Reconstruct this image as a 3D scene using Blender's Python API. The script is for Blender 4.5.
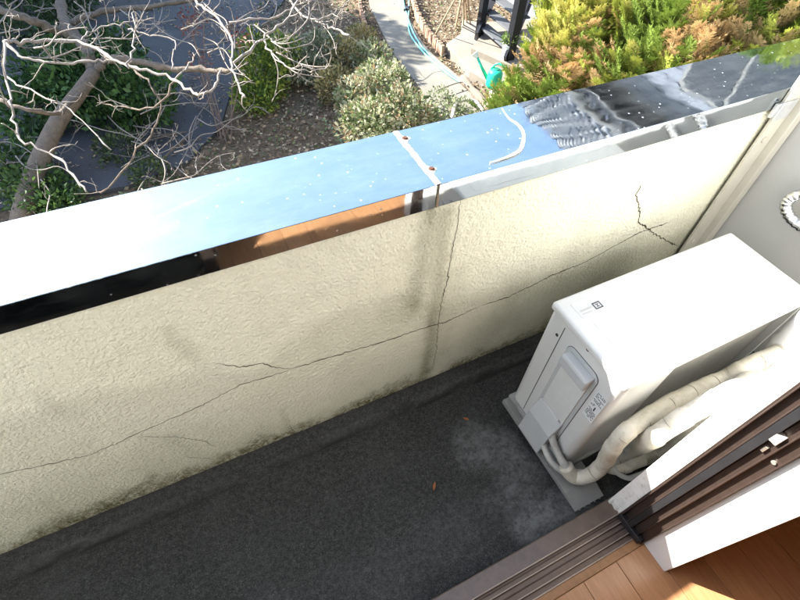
import bpy, math, random
import numpy as np
from mathutils import Vector, noise

random.seed(7); rng = np.random.default_rng(7)
for o in list(bpy.data.objects): bpy.data.objects.remove(o)
S = bpy.context.scene; C = S.collection

# ---------------------------------------------------------------- camera
H = 1.85; F = 475.663
R = np.array([[0.9010436186392736, -0.43228498759695777, 0.03535656668284606],
              [-0.3144935847467866, -0.7073034860928304, -0.6330999634430422],
              [0.2986874327159016, 0.5593312686206303, -0.7732621479668209]])
cam = bpy.data.cameras.new('camera'); co = bpy.data.objects.new('camera', cam); C.objects.link(co)
from mathutils import Matrix
M = Matrix.Identity(4)
for i in range(3):
    M[i][0] = R[0, i]; M[i][1] = -R[1, i]; M[i][2] = -R[2, i]
M.translation = (0, 0, H); co.matrix_world = M
cam.sensor_width = 36; cam.lens = F / 800 * 36; cam.clip_start = 0.02; cam.clip_end = 500
S.camera = co

# ---------------------------------------------------------------- light
SUNV = Vector((-.94, 1.0, .955)).normalized()          # towards the sun
el = math.asin(SUNV.z); az = math.atan2(SUNV.x, SUNV.y)   # azimuth from +Y towards +X
W = bpy.data.worlds.new('World'); S.world = W; W.use_nodes = True
nt = W.node_tree; nt.nodes.clear()
sky = nt.nodes.new('ShaderNodeTexSky'); sky.sky_type = 'NISHITA'; sky.sun_disc = False
sky.sun_elevation = el; sky.sun_rotation = az
sky.air_density = 1.1; sky.dust_density = 0.9; sky.ozone_density = 1.0
bg = nt.nodes.new('ShaderNodeBackground'); bg.inputs[1].default_value = 0.13
wo = nt.nodes.new('ShaderNodeOutputWorld')
nt.links.new(sky.outputs[0], bg.inputs[0]); nt.links.new(bg.outputs[0], wo.inputs[0])
sun = bpy.data.lights.new('sun', 'SUN'); sun.energy = 4.6; sun.angle = math.radians(.53); sun.color = (1, .95, .87)
so = bpy.data.objects.new('sun', sun); C.objects.link(so)
so.rotation_euler = SUNV.to_track_quat('Z', 'Y').to_euler()
S.view_settings.view_transform = 'Standard'; S.view_settings.look = 'None'
S.view_settings.gamma = 1; S.view_settings.exposure = 2.42
S.render.engine = 'CYCLES'
S.cycles.caustics_reflective = True; S.cycles.blur_glossy = 0.5; S.cycles.sample_clamp_indirect = 0
S.cycles.max_bounces = 5; S.cycles.diffuse_bounces = 4; S.cycles.glossy_bounces = 3; S.cycles.transparent_max_bounces = 4

# ---------------------------------------------------------------- helpers
def wd(px, py): return R.T @ np.array([px - 400, py - 300, F])
def pt(px, py, z):
    d = wd(px, py); return Vector(np.array([0, 0, H]) + d * ((z - H) / d[2]))
def pty(px, py, y):
    d = wd(px, py); return Vector(np.array([0, 0, H]) + d * (y / d[1]))
def ptx(px, py, x):
    d = wd(px, py); return Vector(np.array([0, 0, H]) + d * (x / d[0]))

def meta(o, label=None, cat=None, group=None, kind=None):
    if label: o['label'] = label
    if cat: o['category'] = cat
    if group: o['group'] = group
    if kind: o['kind'] = kind
    return o
def empty(name, label, cat, loc=(0, 0, 0), group=None, kind=None):
    o = bpy.data.objects.new(name, None); C.objects.link(o); o.location = loc
    o.empty_display_size = .05
    return meta(o, label, cat, group, kind)
def link(name, me, mat=None, parent=None, smooth=False):
    if mat: me.materials.append(mat)
    o = bpy.data.objects.new(name, me); C.objects.link(o)
    if parent is not None:
        o.parent = parent
        pm = parent.location if parent.parent is None else parent.parent.location + parent.location
        o.location = -Vector(pm) if parent.parent is None else -Vector(parent.parent.location)-Vector(parent.location)
    if smooth:
        me.polygons.foreach_set('use_smooth', [True] * len(me.polygons))
    return o

class MB:
    def __init__(s): s.v = []; s.f = []
    def add(s, vs, fs):
        n = len(s.v); s.v += [tuple(v) for v in vs]; s.f += [tuple(i + n for i in f) for f in fs]; return s
    def box(s, x0, x1, y0, y1, z0, z1):
        return s.add([(x0,y0,z0),(x1,y0,z0),(x1,y1,z0),(x0,y1,z0),(x0,y0,z1),(x1,y0,z1),(x1,y1,z1),(x0,y1,z1)],
            [(0,3,2,1),(4,5,6,7),(0,1,5,4),(1,2,6,5),(2,3,7,6),(3,0,4,7)])
    def obox(s, a, b, w, h, up=(0, 0, 1)):
        a = Vector(a); b = Vector(b); d = (b - a).normalized(); u = Vector(up)
        r = d.cross(u)
        if r.length < 1e-4: r = d.cross(Vector((1, 0, 0)))
        r.normalize(); u = r.cross(d).normalized(); vs = []
        for p in (a, b):
            for sx, sy in ((-1,-1),(1,-1),(1,1),(-1,1)): vs.append(p + r * sx * w / 2 + u * sy * h / 2)
        return s.add(vs, [(0,1,2,3),(7,6,5,4),(0,4,5,1),(1,5,6,2),(2,6,7,3),(3,7,4,0)])
    def tube(s, pts, rad, n=8, cap=True):
        pts = [Vector(p) for p in pts]
        if not hasattr(rad, '__len__'): rad = [rad] * len(pts)
        prev = None; base = len(s.v); N = len(pts)
        for i, p in enumerate(pts):
            t = (pts[min(i+1, N-1)] - pts[max(i-1, 0)])
            if t.length < 1e-9: t = Vector((0,0,1))
            t.normalize()
            if prev is None:
                prev = t.cross(Vector((.13,.31,.94))); 
                if prev.length < 1e-3: prev = t.cross(Vector((1,0,0)))
            prev = (prev - t * prev.dot(t)).normalized(); b = t.cross(prev)
            for k in range(n):
                a = 2 * math.pi * k / n
                s.v.append(tuple(p + (prev * math.cos(a) + b * math.sin(a)) * rad[i]))
        for i in range(N - 1):
            for k in range(n):
                k2 = (k + 1) % n; s.f.append((base+i*n+k, base+i*n+k2, base+(i+1)*n+k2, base+(i+1)*n+k))
        if cap:
            s.f.append(tuple(base + k for k in range(n - 1, -1, -1))); s.f.append(tuple(base + (N-1)*n + k for k in range(n)))
        return s
    def prism(s, poly, ax, a0, a1):
        # poly: 2D points in the other two axes, extruded along ax
        def mk(p, t):
            q = list(p); q.insert(ax, t); return tuple(q)
        n = len(poly)
        return s.add([mk(p, a0) for p in poly] + [mk(p, a1) for p in poly],
            [tuple(range(n - 1, -1, -1)), tuple(range(n, 2 * n))] + [(i, (i+1) % n, n + (i+1) % n, n + i) for i in range(n)])
    def cyl(s, c, r, h, axis=(0,0,1), n=16):
        c = Vector(c); a = Vector(axis).normalized() * h
        return s.tube([c, c + a], r, n)
    def mesh(s, name):
        me = bpy.data.meshes.new(name); me.from_pydata(s.v, [], s.f); me.update(); 
        import bmesh
        b = bmesh.new(); b.from_mesh(me); bmesh.ops.recalc_face_normals(b, faces=b.faces); b.to_mesh(me); b.free()
        return me
    def obj(s, name, mat, parent=None, bevel=0, smooth=False, seg=2):
        o = link(name, s.mesh(name), mat, parent, smooth)
        if bevel:
            m = o.modifiers.new('bevel', 'BEVEL'); m.width = bevel; m.segments = seg; m.limit_method = 'ANGLE'; m.angle_limit = .6
            m.harden_normals = False
        return o

def catmull(P, n=8):
    P = [Vector(p) for p in P]; Q = [P[0] * 2 - P[1]] + P + [P[-1] * 2 - P[-2]]; out = []
    for i in range(1, len(Q) - 2):
        a, b, c, d = Q[i-1:i+3]
        for k in range(n):
            t = k / n
            out.append(.5 * ((2*b) + (c - a)*t + (2*a - 5*b + 4*c - d)*t*t + (3*b - a - 3*c + d)*t**3))
    out.append(P[-1]); return out

def fastmesh(name, V, Fc, attr=None):
    """V (n,3), Fc (m,k) numpy; attr dict name->per-vertex colour or float"""
    me = bpy.data.meshes.new(name); n = len(V); m, k = Fc.shape
    me.vertices.add(n); me.vertices.foreach_set('co', V.astype(np.float32).ravel())
    me.loops.add(m * k); me.loops.foreach_set('vertex_index', Fc.astype(np.int32).ravel())
    me.polygons.add(m); me.polygons.foreach_set('loop_start', np.arange(0, m * k, k, dtype=np.int32))
    try: me.polygons.foreach_set('loop_total', np.full(m, k, dtype=np.int32))
    except Exception: pass
    me.update(calc_edges=True)
    for a, val in (attr or {}).items():
        if val.ndim == 1:
            t = me.attributes.new(a, 'FLOAT', 'POINT'); t.data.foreach_set('value', val.astype(np.float32))
        else:
            t = me.attributes.new(a, 'FLOAT_COLOR', 'POINT'); t.data.foreach_set('color', np.c_[val, np.ones(n)].astype(np.float32).ravel())
    return me

# ---- node materials
class NM:
    def __init__(s, name, col=(.5,.5,.5), rough=.6, metal=0, spec=.5):
        s.m = bpy.data.materials.new(name); s.m.use_nodes = True; s.t = s.m.node_tree; s.p = s.t.nodes['Principled BSDF']
        s.p.inputs['Base Color'].default_value = (*col, 1); s.p.inputs['Roughness'].default_value = rough
        s.p.inputs['Metallic'].default_value = metal; s.p.inputs['Specular IOR Level'].default_value = spec
        s.tc = s.t.nodes.new('ShaderNodeTexCoord'); s.vec = s.tc.outputs['Object']
        s.col = None; s.h = None; s.dist = .002; s.st = .5
    def n(s, typ, **k):
        x = s.t.nodes.new(typ)
        for a, b in k.items(): setattr(x, a, b)
        return x
    def noise(s, scale, detail=4, rough=.6, vec=None, dist=0, mapscale=None):
        x = s.n('ShaderNodeTexNoise'); x.inputs['Scale'].default_value = scale; x.inputs['Detail'].default_value = detail
        x.inputs['Roughness'].default_value = rough; x.inputs['Distortion'].default_value = dist
        v = vec or s.vec
        if mapscale:
            mp = s.n('ShaderNodeMapping'); mp.inputs['Scale'].default_value = mapscale; s.t.links.new(v, mp.inputs[0]); v = mp.outputs[0]
        s.t.links.new(v, x.inputs['Vector']); return x.outputs[0]
    def ramp(s, fac, stops):
        r = s.n('ShaderNodeValToRGB'); e = r.color_ramp.elements
        e[0].position, e[0].color = stops[0][0], (*stops[0][1], 1) if hasattr(stops[0][1], '__len__') else (stops[0][1],)*3+(1,)
        e[1].position, e[1].color = stops[-1][0], (*stops[-1][1], 1) if hasattr(stops[-1][1], '__len__') else (stops[-1][1],)*3+(1,)
        for p, c in stops[1:-1]:
            q = e.new(p); q.color = (*c, 1) if hasattr(c, '__len__') else (c, c, c, 1)
        s.t.links.new(fac, r.inputs[0]); return r.outputs[0]
    def mix(s, fac, a, b, mode='MIX'):
        x = s.n('ShaderNodeMix', data_type='RGBA', blend_type=mode)
        for v, i in ((fac, 0), (a, 6), (b, 7)):
            if isinstance(v, (int, float)): x.inputs[i].default_value = v
            elif isinstance(v, tuple): x.inputs[i].default_value = (*v, 1)
            else: s.t.links.new(v, x.inputs[i])
        return x.outputs[2]
    def math(s, op, a, b=0.):
        x = s.n('ShaderNodeMath', operation=op)
        for i, v in enumerate((a, b)):
            if isinstance(v, (int, float)): x.inputs[i].default_value = v
            else: s.t.links.new(v, x.inputs[i])
        return x.outputs[0]
    def attr(s, name):
        x = s.n('ShaderNodeAttribute'); x.attribute_name = name; return x
    def setc(s, c): s.t.links.new(c, s.p.inputs['Base Color']); return s
    def setr(s, r): s.t.links.new(r, s.p.inputs['Roughness']); return s
    def bump(s, h, dist=.002, strength=1.):
        b = s.n('ShaderNodeBump'); b.inputs['Distance'].default_value = dist; b.inputs['Strength'].default_value = strength
        s.t.links.new(h, b.inputs['Height'])
        if s.p.inputs['Normal'].is_linked: s.t.links.new(s.p.inputs['Normal'].links[0].from_socket, b.inputs['Normal'])
        s.t.links.new(b.outputs[0], s.p.inputs['Normal']); return s
def simple(name, col, rough=.6, metal=0, var=.12, scale=30, bump=0, bscale=200, spec=.5, dirt_shade=None):
    m = NM(name, col, rough, metal, spec)
    n = m.noise(scale, 5, .65)
    a = tuple(c * (1 - var) for c in col); b = tuple(min(1, c * (1 + var)) for c in col)
    c = m.ramp(n, [(.3, a), (.7, b)])
    if dirt_shade:
        d = m.noise(dirt_shade[0], 6, .7); c = m.mix(m.ramp(d, [(dirt_shade[1], 0.), (dirt_shade[2], 1.)]), c, dirt_shade[3])
    m.setc(c)
    m.setr(m.ramp(n, [(.3, max(0, rough - .06)), (.7, min(1, rough + .06))]))
    if bump: m.bump(m.noise(bscale, 4, .6), bump)
    return m.m

# ---------------------------------------------------------------- materials
def mat_stucco():
    m = NM('stucco', (.62,.60,.50), .9, 0, .2)
    big = m.noise(2.2, 5, .6); med = m.noise(14, 6, .7); fine = m.noise(90, 5, .7)
    c = m.ramp(big, [(.3, (.82,.805,.655)), (.7, (.86,.85,.72))])
    c = m.mix(m.ramp(med, [(.45, 0.), (.75, .30)]), c, (.60,.575,.47))
    d = m.attr('dirt_shade').outputs['Fac']; ms = m.attr('moss').outputs['Fac']
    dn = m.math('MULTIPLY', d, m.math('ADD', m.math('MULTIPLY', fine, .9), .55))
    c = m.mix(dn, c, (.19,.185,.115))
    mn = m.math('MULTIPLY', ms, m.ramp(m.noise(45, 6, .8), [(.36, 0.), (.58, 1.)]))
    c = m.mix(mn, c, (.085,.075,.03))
    m.setc(c)
    v = m.n('ShaderNodeTexVoronoi'); v.inputs['Scale'].default_value = 105; v.feature = 'F1'
    wn = m.n('ShaderNodeTexNoise'); wn.inputs['Scale'].default_value = 45; wn.inputs['Detail'].default_value = 3
    m.t.links.new(m.vec, wn.inputs['Vector'])
    va = m.n('ShaderNodeVectorMath', operation='MULTIPLY_ADD'); va.inputs[1].default_value = (.016,.016,.016)
    m.t.links.new(wn.outputs['Color'], va.inputs[0]); m.t.links.new(m.vec, va.inputs[2]); m.t.links.new(va.outputs[0], v.inputs['Vector'])
    m.bump(m.ramp(v.outputs['Distance'], [(.0, 1.), (.75, 0.)]), .0022, .8)
    m.bump(m.ramp(m.noise(75, 5, .65), [(.35, 0.), (.62, 1.)]), .0030, .9)
    m.bump(m.noise(260, 3, .7), .0010, .7)
    m.bump(m.noise(5, 3, .5), .012, .4)
    return m.m
def mat_floor():
    m = NM('weathered_mortar', (.03,.03,.031), .85, 0, .35)
    a = m.noise(5, 6, .65); b = m.noise(60, 6, .75); c2 = m.noise(300, 3, .7)
    c = m.ramp(a, [(.3, (.008,.008,.0075)), (.55, (.014,.014,.014)), (.75, (.028,.030,.030))])
    c = m.mix(m.ramp(b, [(.44, 0.), (.68, .7)]), c, (.060,.064,.062))
    c = m.mix(m.ramp(m.noise(140, 4, .8), [(.55, 0.), (.70, .55)]), c, (.10,.103,.104))
    c = m.mix(m.ramp(c2, [(.56, 0.), (.68, .7)]), c, (.13,.13,.13))
    w = m.attr('wear').outputs['Fac']
    wn = m.math('MULTIPLY', w, m.ramp(m.noise(30, 8, .72), [(.38, .25), (.60, 1.)]))
    c = m.mix(wn, c, (.125,.135,.137))
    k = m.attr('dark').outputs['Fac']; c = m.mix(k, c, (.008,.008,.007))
    m.setc(c); m.setr(m.ramp(b, [(.3, .75), (.7, .95)]))
    m.bump(b, .003, .7); m.bump(c2, .0012, .8); m.bump(a, .01, .5)
    return m.m
def mat_steel():
    m = NM('stainless_steel', (.62,.65,.69), .07, 1)
    n = m.noise(3, 3, .5); sm = m.noise(18, 6, .75, dist=1.2)
    m.setc(m.mix(m.ramp(m.noise(9, 5, .7), [(.45, 0.), (.8, .35)]), m.ramp(n, [(.3, (.38,.42,.44)), (.7, (.46,.495,.51))]), (.62,.64,.65)))
    spots = m.n('ShaderNodeTexVoronoi'); spots.inputs['Scale'].default_value = 34; spots.inputs['Randomness'].default_value = 1
    m.t.links.new(m.vec, spots.inputs['Vector'])
    sp = m.ramp(spots.outputs['Distance'], [(.05, 1.), (.13, 0.)])
    thr = m.ramp(m.noise(7, 3, .6), [(.40, 0.), (.56, 1.)])
    spf = m.math('MULTIPLY', sp, thr)
    m.t.links.new(m.math('SUBTRACT', 1.0, m.math('MULTIPLY', m.math('ADD', m.math('MULTIPLY', spf, .7), m.ramp(m.noise(11, 7, .8, mapscale=(.5, 1.6, 1)), [(.42, .0), (.85, .09)])), 1.0)), m.p.inputs['Metallic'])
    sx = m.n('ShaderNodeSeparateXYZ'); m.t.links.new(m.vec, sx.inputs[0])
    fx = m.math('ADD', m.math('MULTIPLY', m.math('SINE', m.math('MULTIPLY', sx.outputs[0], 8.0)), .022), m.math('MULTIPLY', sx.outputs[0], .17))
    dd = m.math('ABSOLUTE', m.math('SUBTRACT', m.math('SUBTRACT', sx.outputs[1], 1.03), fx))
    stk = m.math('MULTIPLY', m.ramp(dd, [(.0, 1.), (.016, 0.)]), m.ramp(sx.outputs[0], [(.0, .4), (.22, 0.)]))
    spf = m.math('ADD', spf, stk)
    r = m.math('ADD', m.ramp(sm, [(.4, .02), (.85, .14)]), m.math('MULTIPLY', spf, .5))
    m.setr(r)
    m.bump(m.noise(2.6, 2, .4, mapscale=(1, 2.2, 1)), .004, .45)
    m.bump(m.noise(8, 2, .4), .0006, .25)
    return m.m
def mat_wood():
    m = NM('floor_wood', (.36,.14,.05), .28, 0, .5)
    g = m.noise(7, 7, .7, dist=.4, mapscale=(14, 1.2, 8)); oi = m.n('ShaderNodeObjectInfo')
    c = m.ramp(g, [(.3, (.40,.19,.085)), (.55, (.49,.25,.12)), (.75, (.57,.30,.155))])
    hs = m.n('ShaderNodeHueSaturation'); m.t.links.new(c, hs.inputs['Color'])
    m.t.links.new(m.math('ADD', m.math('MULTIPLY', oi.outputs['Random'], .25), .88), hs.inputs['Value'])
    m.setc(hs.outputs[0]); m.bump(g, .0004, .5); return m.m
def mat_foliage(name, rough=.55, trans=.25):
    m = NM(name, (.1,.15,.04), rough, 0, .35)
    a = m.attr('tone'); n = m.noise(6, 4, .6)
    m.setc(m.mix(m.ramp(n, [(.3, .0), (.7, .25)]), a.outputs['Color'], (.05,.06,.02)))
    tr = m.n('ShaderNodeBsdfTranslucent'); m.t.links.new(a.outputs['Color'], tr.inputs['Color'])
    mx = m.n('ShaderNodeMixShader'); mx.inputs[0].default_value = trans
    out = m.t.nodes['Material Output']
    m.t.links.new(m.p.outputs[0], mx.inputs[1]); m.t.links.new(tr.outputs[0], mx.inputs[2]); m.t.links.new(mx.outputs[0], out.inputs[0])
    return m.m
def mat_ground():
    m = NM('garden_soil', (.15,.11,.07), .95, 0, .1)
    a = m.noise(1.1, 6, .65); b = m.noise(12, 7, .75); f = m.noise(60, 4, .8)
    c = m.ramp(a, [(.3, (.10,.072,.045)), (.55, (.18,.135,.09)), (.75, (.24,.19,.125))])
    c = m.mix(m.ramp(b, [(.42, 0.), (.62, .75)]), c, (.075,.055,.035))
    c = m.mix(m.ramp(f, [(.55, 0.), (.7, .6)]), c, (.36,.30,.22))
    m.setc(c); m.bump(b, .05, .7); m.bump(f, .01, .6); return m.m
def mat_concrete(name, lo, hi, bump=.004):
    m = NM(name, hi, .9, 0, .2)
    a = m.noise(1.3, 6, .65); b = m.noise(25, 6, .75)
    c = m.ramp(a, [(.3, lo), (.7, hi)]); c = m.mix(m.ramp(b, [(.45, 0.), (.75, .35)]), c, tuple(x * .6 for x in lo))
    m.setc(c); m.bump(b, bump, .6); return m.m

STUCCO = mat_stucco(); FLOOR = mat_floor(); STEEL = mat_steel(); WOOD = mat_wood()
HOUSEW = simple('house_render_white', (.72,.71,.67), .85, 0, .05, 8, .002, 160)
WHITEP = simple('white_paint', (.70,.70,.69), .45, 0, .03, 20)
ACW = simple('ac_enamel', (.56,.565,.555), .38, 0, .03, 12, 0, dirt_shade=(6, .58, .8, (.60,.58,.52)))
ACG = simple('ac_resin', (.42,.435,.44), .5, 0, .03, 12, .0003, 600)
BRONZE = simple('bronze_aluminium', (.075,.052,.043), .36, .55, .12, 30)
BRONZE2 = simple('sill_aluminium', (.16,.12,.098), .42, .5, .15, 25, .0004, 200, dirt_shade=(20, .5, .75, (.12,.10,.085)))
RAILM = simple('rail_aluminium', (.40,.33,.28), .35, .6, .15, 40)
RUBBER = simple('black_rubber', (.012,.012,.014), .6)
TRIM = simple('cream_aluminium', (.55,.53,.47), .4, .15, .05, 10, dirt_shade=(9, .58, .8, (.5,.46,.38)))
PANEL = simple('partition_board', (.44,.44,.43), .75, 0, .04, 5, .0008, 250)
TAPE = None
TAPED = simple('tape_edge_grime', (.26,.23,.165), .8, 0, .3, 60)
def mat_tape():
    m = NM('pipe_tape', (.64,.60,.50), .62)
    n = m.noise(9, 6, .7); m.setc(m.mix(m.ramp(m.noise(26, 6, .8), [(.5, 0.), (.78, .7)]), m.ramp(n, [(.3, (.46,.425,.34)), (.7, (.60,.57,.50))]), (.22,.19,.13)))
    m.bump(m.noise(60, 4, .7), .0010, .5); m.bump(m.noise(14, 3, .5), .002, .4); return m.m
TAPE = mat_tape()
GREYPIPE = simple('grey_pipe_sleeve', (.40,.40,.38), .6, 0, .15)
CRACK = simple('crack_shadow_grit', (.055,.048,.028), .95, 0, .35, 90)
SEAL = simple('aged_sealant', (.60,.55,.47), .8, 0, .15, 40, .0015, 120, dirt_shade=(30, .5, .72, (.30,.22,.16)))
RUST = simple('rusty_screw', (.10,.045,.028), .8, .3, .35, 150)
FOIL = simple('aluminium_foil', (.68,.69,.72), .12, 1, .04, 12, .0025, 40)
INNERW = simple('interior_wall', (.60,.57,.50), .9, 0, .04, 4)
BLACKST = simple('black_painted_steel', (.012,.013,.016), .4, .2, .2)
TREADM = simple('grey_tread', (.10,.105,.11), .6, .2, .2)
GROUND = mat_ground()
PATH = mat_concrete('path_concrete', (.15,.138,.112), (.225,.21,.175), .004)
STEPC = mat_concrete('step_concrete', (.18,.155,.125), (.26,.23,.19), .003)
ASPH = mat_concrete('yard_asphalt', (.052,.054,.060), (.085,.086,.090), .012)
BARK = simple('bark', (.125,.095,.07), .9, 0, .35, 20, .008, 40)
TWIG = simple('twig_bark', (.22,.185,.155), .75, 0, .3, 15, .002, 80)
REDTW = simple('reddish_stem', (.13,.085,.065), .8, 0, .3, 15)
LEAFM = mat_foliage('shrub_leaf'); CONM = mat_foliage('conifer_leaf', .7, .18)
BRICKM = simple('edging_brick', (.40,.25,.165), .9, 0, .22, 9, .004, 60)
HOSEM = simple('teal_hose', (.15,.50,.50), .4, 0, .1)
CANM = simple('green_plastic', (.02,.46,.27), .35, 0, .08)
CANW = simple('white_plastic', (.72,.74,.70), .4, 0, .05)
POTM = simple('white_pot', (.70,.70,.68), .5, 0, .08)
TILE = simple('slate_roof_tile', (.060,.075,.105), .5, .0, .25, 3, .004, 40)
NWALL = simple('neighbour_siding', (.17,.19,.24), .8, 0, .08, 3, .003, 30)
GLASSD = simple('window_glass', (.02,.025,.03), .05, 0, .05)
BOUNCE_CURT = simple('bounce_cloth', (.80,.79,.75), .9, 0, .04, 10)
DARKW = simple('dark_lacquer', (.022,.020,.026), .45, 0, .15, 10)
def mat_glass():
    m = NM('clear_glass'); t = m.t; tr = t.nodes.new('ShaderNodeBsdfTransparent'); tr.inputs[0].default_value = (.93,.95,.94,1)
    gl = t.nodes.new('ShaderNodeBsdfGlossy'); gl.inputs['Roughness'].default_value = .07; fr = t.nodes.new('ShaderNodeFresnel'); fr.inputs[0].default_value = 2.5
    mx = t.nodes.new('ShaderNodeMixShader'); t.links.new(fr.outputs[0], mx.inputs[0]); t.links.new(tr.outputs[0], mx.inputs[1]); t.links.new(gl.outputs[0], mx.inputs[2])
    t.links.new(mx.outputs[0], t.nodes['Material Output'].inputs[0]); return m.m
CLEAR = mat_glass()
LABELM = simple('sticker_film', (.63,.66,.66), .4, 0, .02)
INK = simple('ink', (.05,.055,.065), .6); INKL = simple('faded_ink', (.50,.50,.48), .6)
DEADLEAF = mat_foliage('dead_leaf', .8, .1)

# ================================================================= GROUND
GZ = -2.5
def sheet(name, x0, x1, y0, y1, z, n, mat, amp=0, kind='structure', sc=.5):
    xs = np.linspace(x0, x1, n); ys = np.linspace(y0, y1, n); X, Y = np.meshgrid(xs, ys)
    Z = np.full(X.shape, float(z))
    if amp:
        for i in range(n):
            for j in range(n): Z[i, j] += amp * noise.noise((X[i, j] * sc, Y[i, j] * sc, 3.1))
    V = np.c_[X.ravel(), Y.ravel(), Z.ravel()]
    a = np.arange(n * n).reshape(n, n); Fc = np.c_[a[:-1, :-1].ravel(), a[:-1, 1:].ravel(), a[1:, 1:].ravel(), a[1:, :-1].ravel()]
    o = link(name, fastmesh(name, V, Fc), mat, None, True); o['kind'] = kind; return o
sheet('ground', -150, 150, -100, 200, GZ - .02, 2, GROUND)
sheet('garden_ground', -12, 14, 1.3, 26, GZ + .03, 150, GROUND, .07, sc=1.2)
def flat_poly(name, pts, z0, z1, mat, parent=None, kind=None, bevel=0):
    m = MB(); m.prism([(p[0], p[1]) for p in pts], 2, z0, z1); o = m.obj(name, mat, parent, bevel)
    if kind: o['kind'] = kind
    return o
yard = flat_poly('yard_asphalt', [(-12, 6.4)] + [(pt(x, y, GZ).x, pt(x, y, GZ).y) for x, y in ((-60, 225), (40, 205), (130, 190), (190, 165), (222, 130), (236, 80), (262, 30), (300, -15))] + [(4.5, 26), (-12, 26)], GZ - .3, GZ + .075, ASPH, kind='structure')
# winding concrete path between the shrub bed and the brick edging
Lp = [(365, -60), (368, 0), (377, 25), (395, 60), (425, 98), (450, 130), (480, 170)]
Rp = [(407, -60), (404, 0), (413, 30), (430, 56), (462, 84), (500, 118), (540, 150)]
pl = [pt(x, y, GZ) for x, y in Lp]; pr_ = [pt(x, y, GZ) for x, y in Rp]
pl = catmull(pl, 4); pr_ = catmull(pr_, 4)
path = flat_poly('garden_path', [(p.x, p.y) for p in pl] + [(p.x, p.y) for p in reversed(pr_)], GZ - .1, GZ + .085, PATH, kind='structure')
# concrete step / landing below the black stairs
sp = [pt(445, 55, GZ), pt(460, 44, GZ), pt(461, 30, GZ), pt(478, 33, GZ), pt(540, 30, GZ), pt(560, 90, GZ), pt(497, 100, GZ), pt(468, 82, GZ)]
step = flat_poly('concrete_landing', [(p.x, p.y) for p in sp], GZ - .1, GZ + .22, STEPC, kind='structure', bevel=.01)
sp2 = [pt(470, 55, GZ + .2), pt(487, 34, GZ + .2), pt(545, 30, GZ + .2), pt(550, 80, GZ + .2), pt(512, 74, GZ + .2)]
st2 = flat_poly('landing_slab', [(p.x, p.y) for p in sp2], GZ + .15, GZ + .34, STEPC, kind='structure', bevel=.01)

# ================================================================= HOUSE
house = empty('house', 'white rendered house wall round the open sliding door, with brown sash jamb and white casing', 'house', (0, 0, GZ))
JX = .972
m = MB(); m.box(-4.5, -1.62, -.12, .118, .0, 2.75); m.box(JX + .012, 4.2, -.115, .118, -.3, 2.75); m.box(-1.62, JX + .012, -.12, .118, 1.95, 2.75)
m.obj('exterior_wall', HOUSEW, house)
MB().box(-4.5, 4.2, -5, .116, GZ - .2, -.31).obj('lower_wall', HOUSEW, house)
MB().box(-4.5, 4.2, -5, .75, 2.76, 2.9).obj('eave', HOUSEW, house)
m = MB(); m.box(-4.5, 4.2, -5, -4.9, -.3, 2.75); m.box(-4.5, -4.4, -4.9, -.125, -.3, 2.75); m.box(4.1, 4.2, -4.9, -.12, -.3, 2.75)
m.obj('room_wall', INNERW, house)
MB().box(-4.4, 4.1, -4.9, -.125, 2.4, 2.45).obj('room_ceiling', INNERW, house)
# white inner casing (reveal board)
MB().box(JX, JX + .14, -.134, -.0375, .098, 2.0).obj('window_casing', WHITEP, house, .0025)
# white outer reveal strip with a ragged lower end
m = MB(); x0, x1 = JX - .010, JX + .013
ys = np.linspace(.0715, .1235, 7); bot = [.085, .098, .080, .094, .079, .092, .084]
vs = []; fs = []
for xx in (x0, x1):
    for k, y in enumerate(ys): vs.append((xx + (.004*math.sin(k*2.1) if xx == x0 else 0), y, bot[k]))
for xx in (x0, x1):
    for k, y in enumerate(ys): vs.append((xx, y, .14))
for xx in (x0, x1):
    for k, y in enumerate(ys): vs.append((xx, y, 1.95))
n = 7
for k in range(n - 1):
    fs += [(k, k+1, 2*n+k+1, 2*n+k), (n+k, 3*n+k, 3*n+k+1, n+k+1), (2*n+k, 2*n+k+1, 4*n+k+1, 4*n+k), (3*n+k, 5*n+k, 5*n+k+1, 3*n+k+1), (k, n+k, n+k+1, k+1)]
fs += [(0, 2*n, 3*n, n), (2*n, 4*n, 5*n, 3*n), (n-1, 2*n-1, 4*n-1, 3*n-1), (3*n-1, 4*n-1, 6*n-1, 5*n-1)]
m.add(vs, fs); m.obj('reveal_strip', simple('strip_paint', (.74,.73,.70), .7, 0, .08, 30, .002, 120, dirt_shade=(25,.52,.75,(.45,.42,.36))), house)
# brown aluminium sash jamb: profile across the wall thickness
jamb = MB()
prof = [(.0710, .957), (.0655, .957), (.0655, .950), (.0620, .950), (.0620, .964), (.0400, .964), (.0400, .9475), (.0365, .9475),
        (.0365, .953), (.0170, .953), (.0170, .966), (.0150, .966), (.0150, .962), (-.0060, .962), (-.0060, .9525), (-.0095, .9525),
        (-.0095, .966), (-.0340, .966), (-.0340, .958), (-.0370, .958), (-.0370, .984), (.0710, .984)]
jamb.prism([(x, y) for y, x in prof], 2, .104, 1.95)
jo = jamb.obj('sash_jamb', BRONZE, house, .0008, seg=1)
MB().box(.9475, .9525, .0175, .0360, .104, 1.95).obj('rubber_seal', RUBBER, jo)
a = ptx(779, 438, .955); MB().box(.947, .964, a.y - .009, a.y + .009, a.z - .018, a.z + .012).obj('stopper', TRIM, jo, .002)
a = ptx(764, 449, .955); MB().box(.955, .963, a.y - .004, a.y + .004, a.z - .012, a.z + .010).obj('latch_plate', simple('plated_steel', (.55,.5,.42), .3, .8), jo, .001)
a = ptx(773, 463, .96); MB().cyl((.961, a.y, a.z), .0055, .006, (1, 0, 0), 14).obj('screw', simple('pale_screw', (.45,.42,.38), .4, .6), jo)
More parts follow.
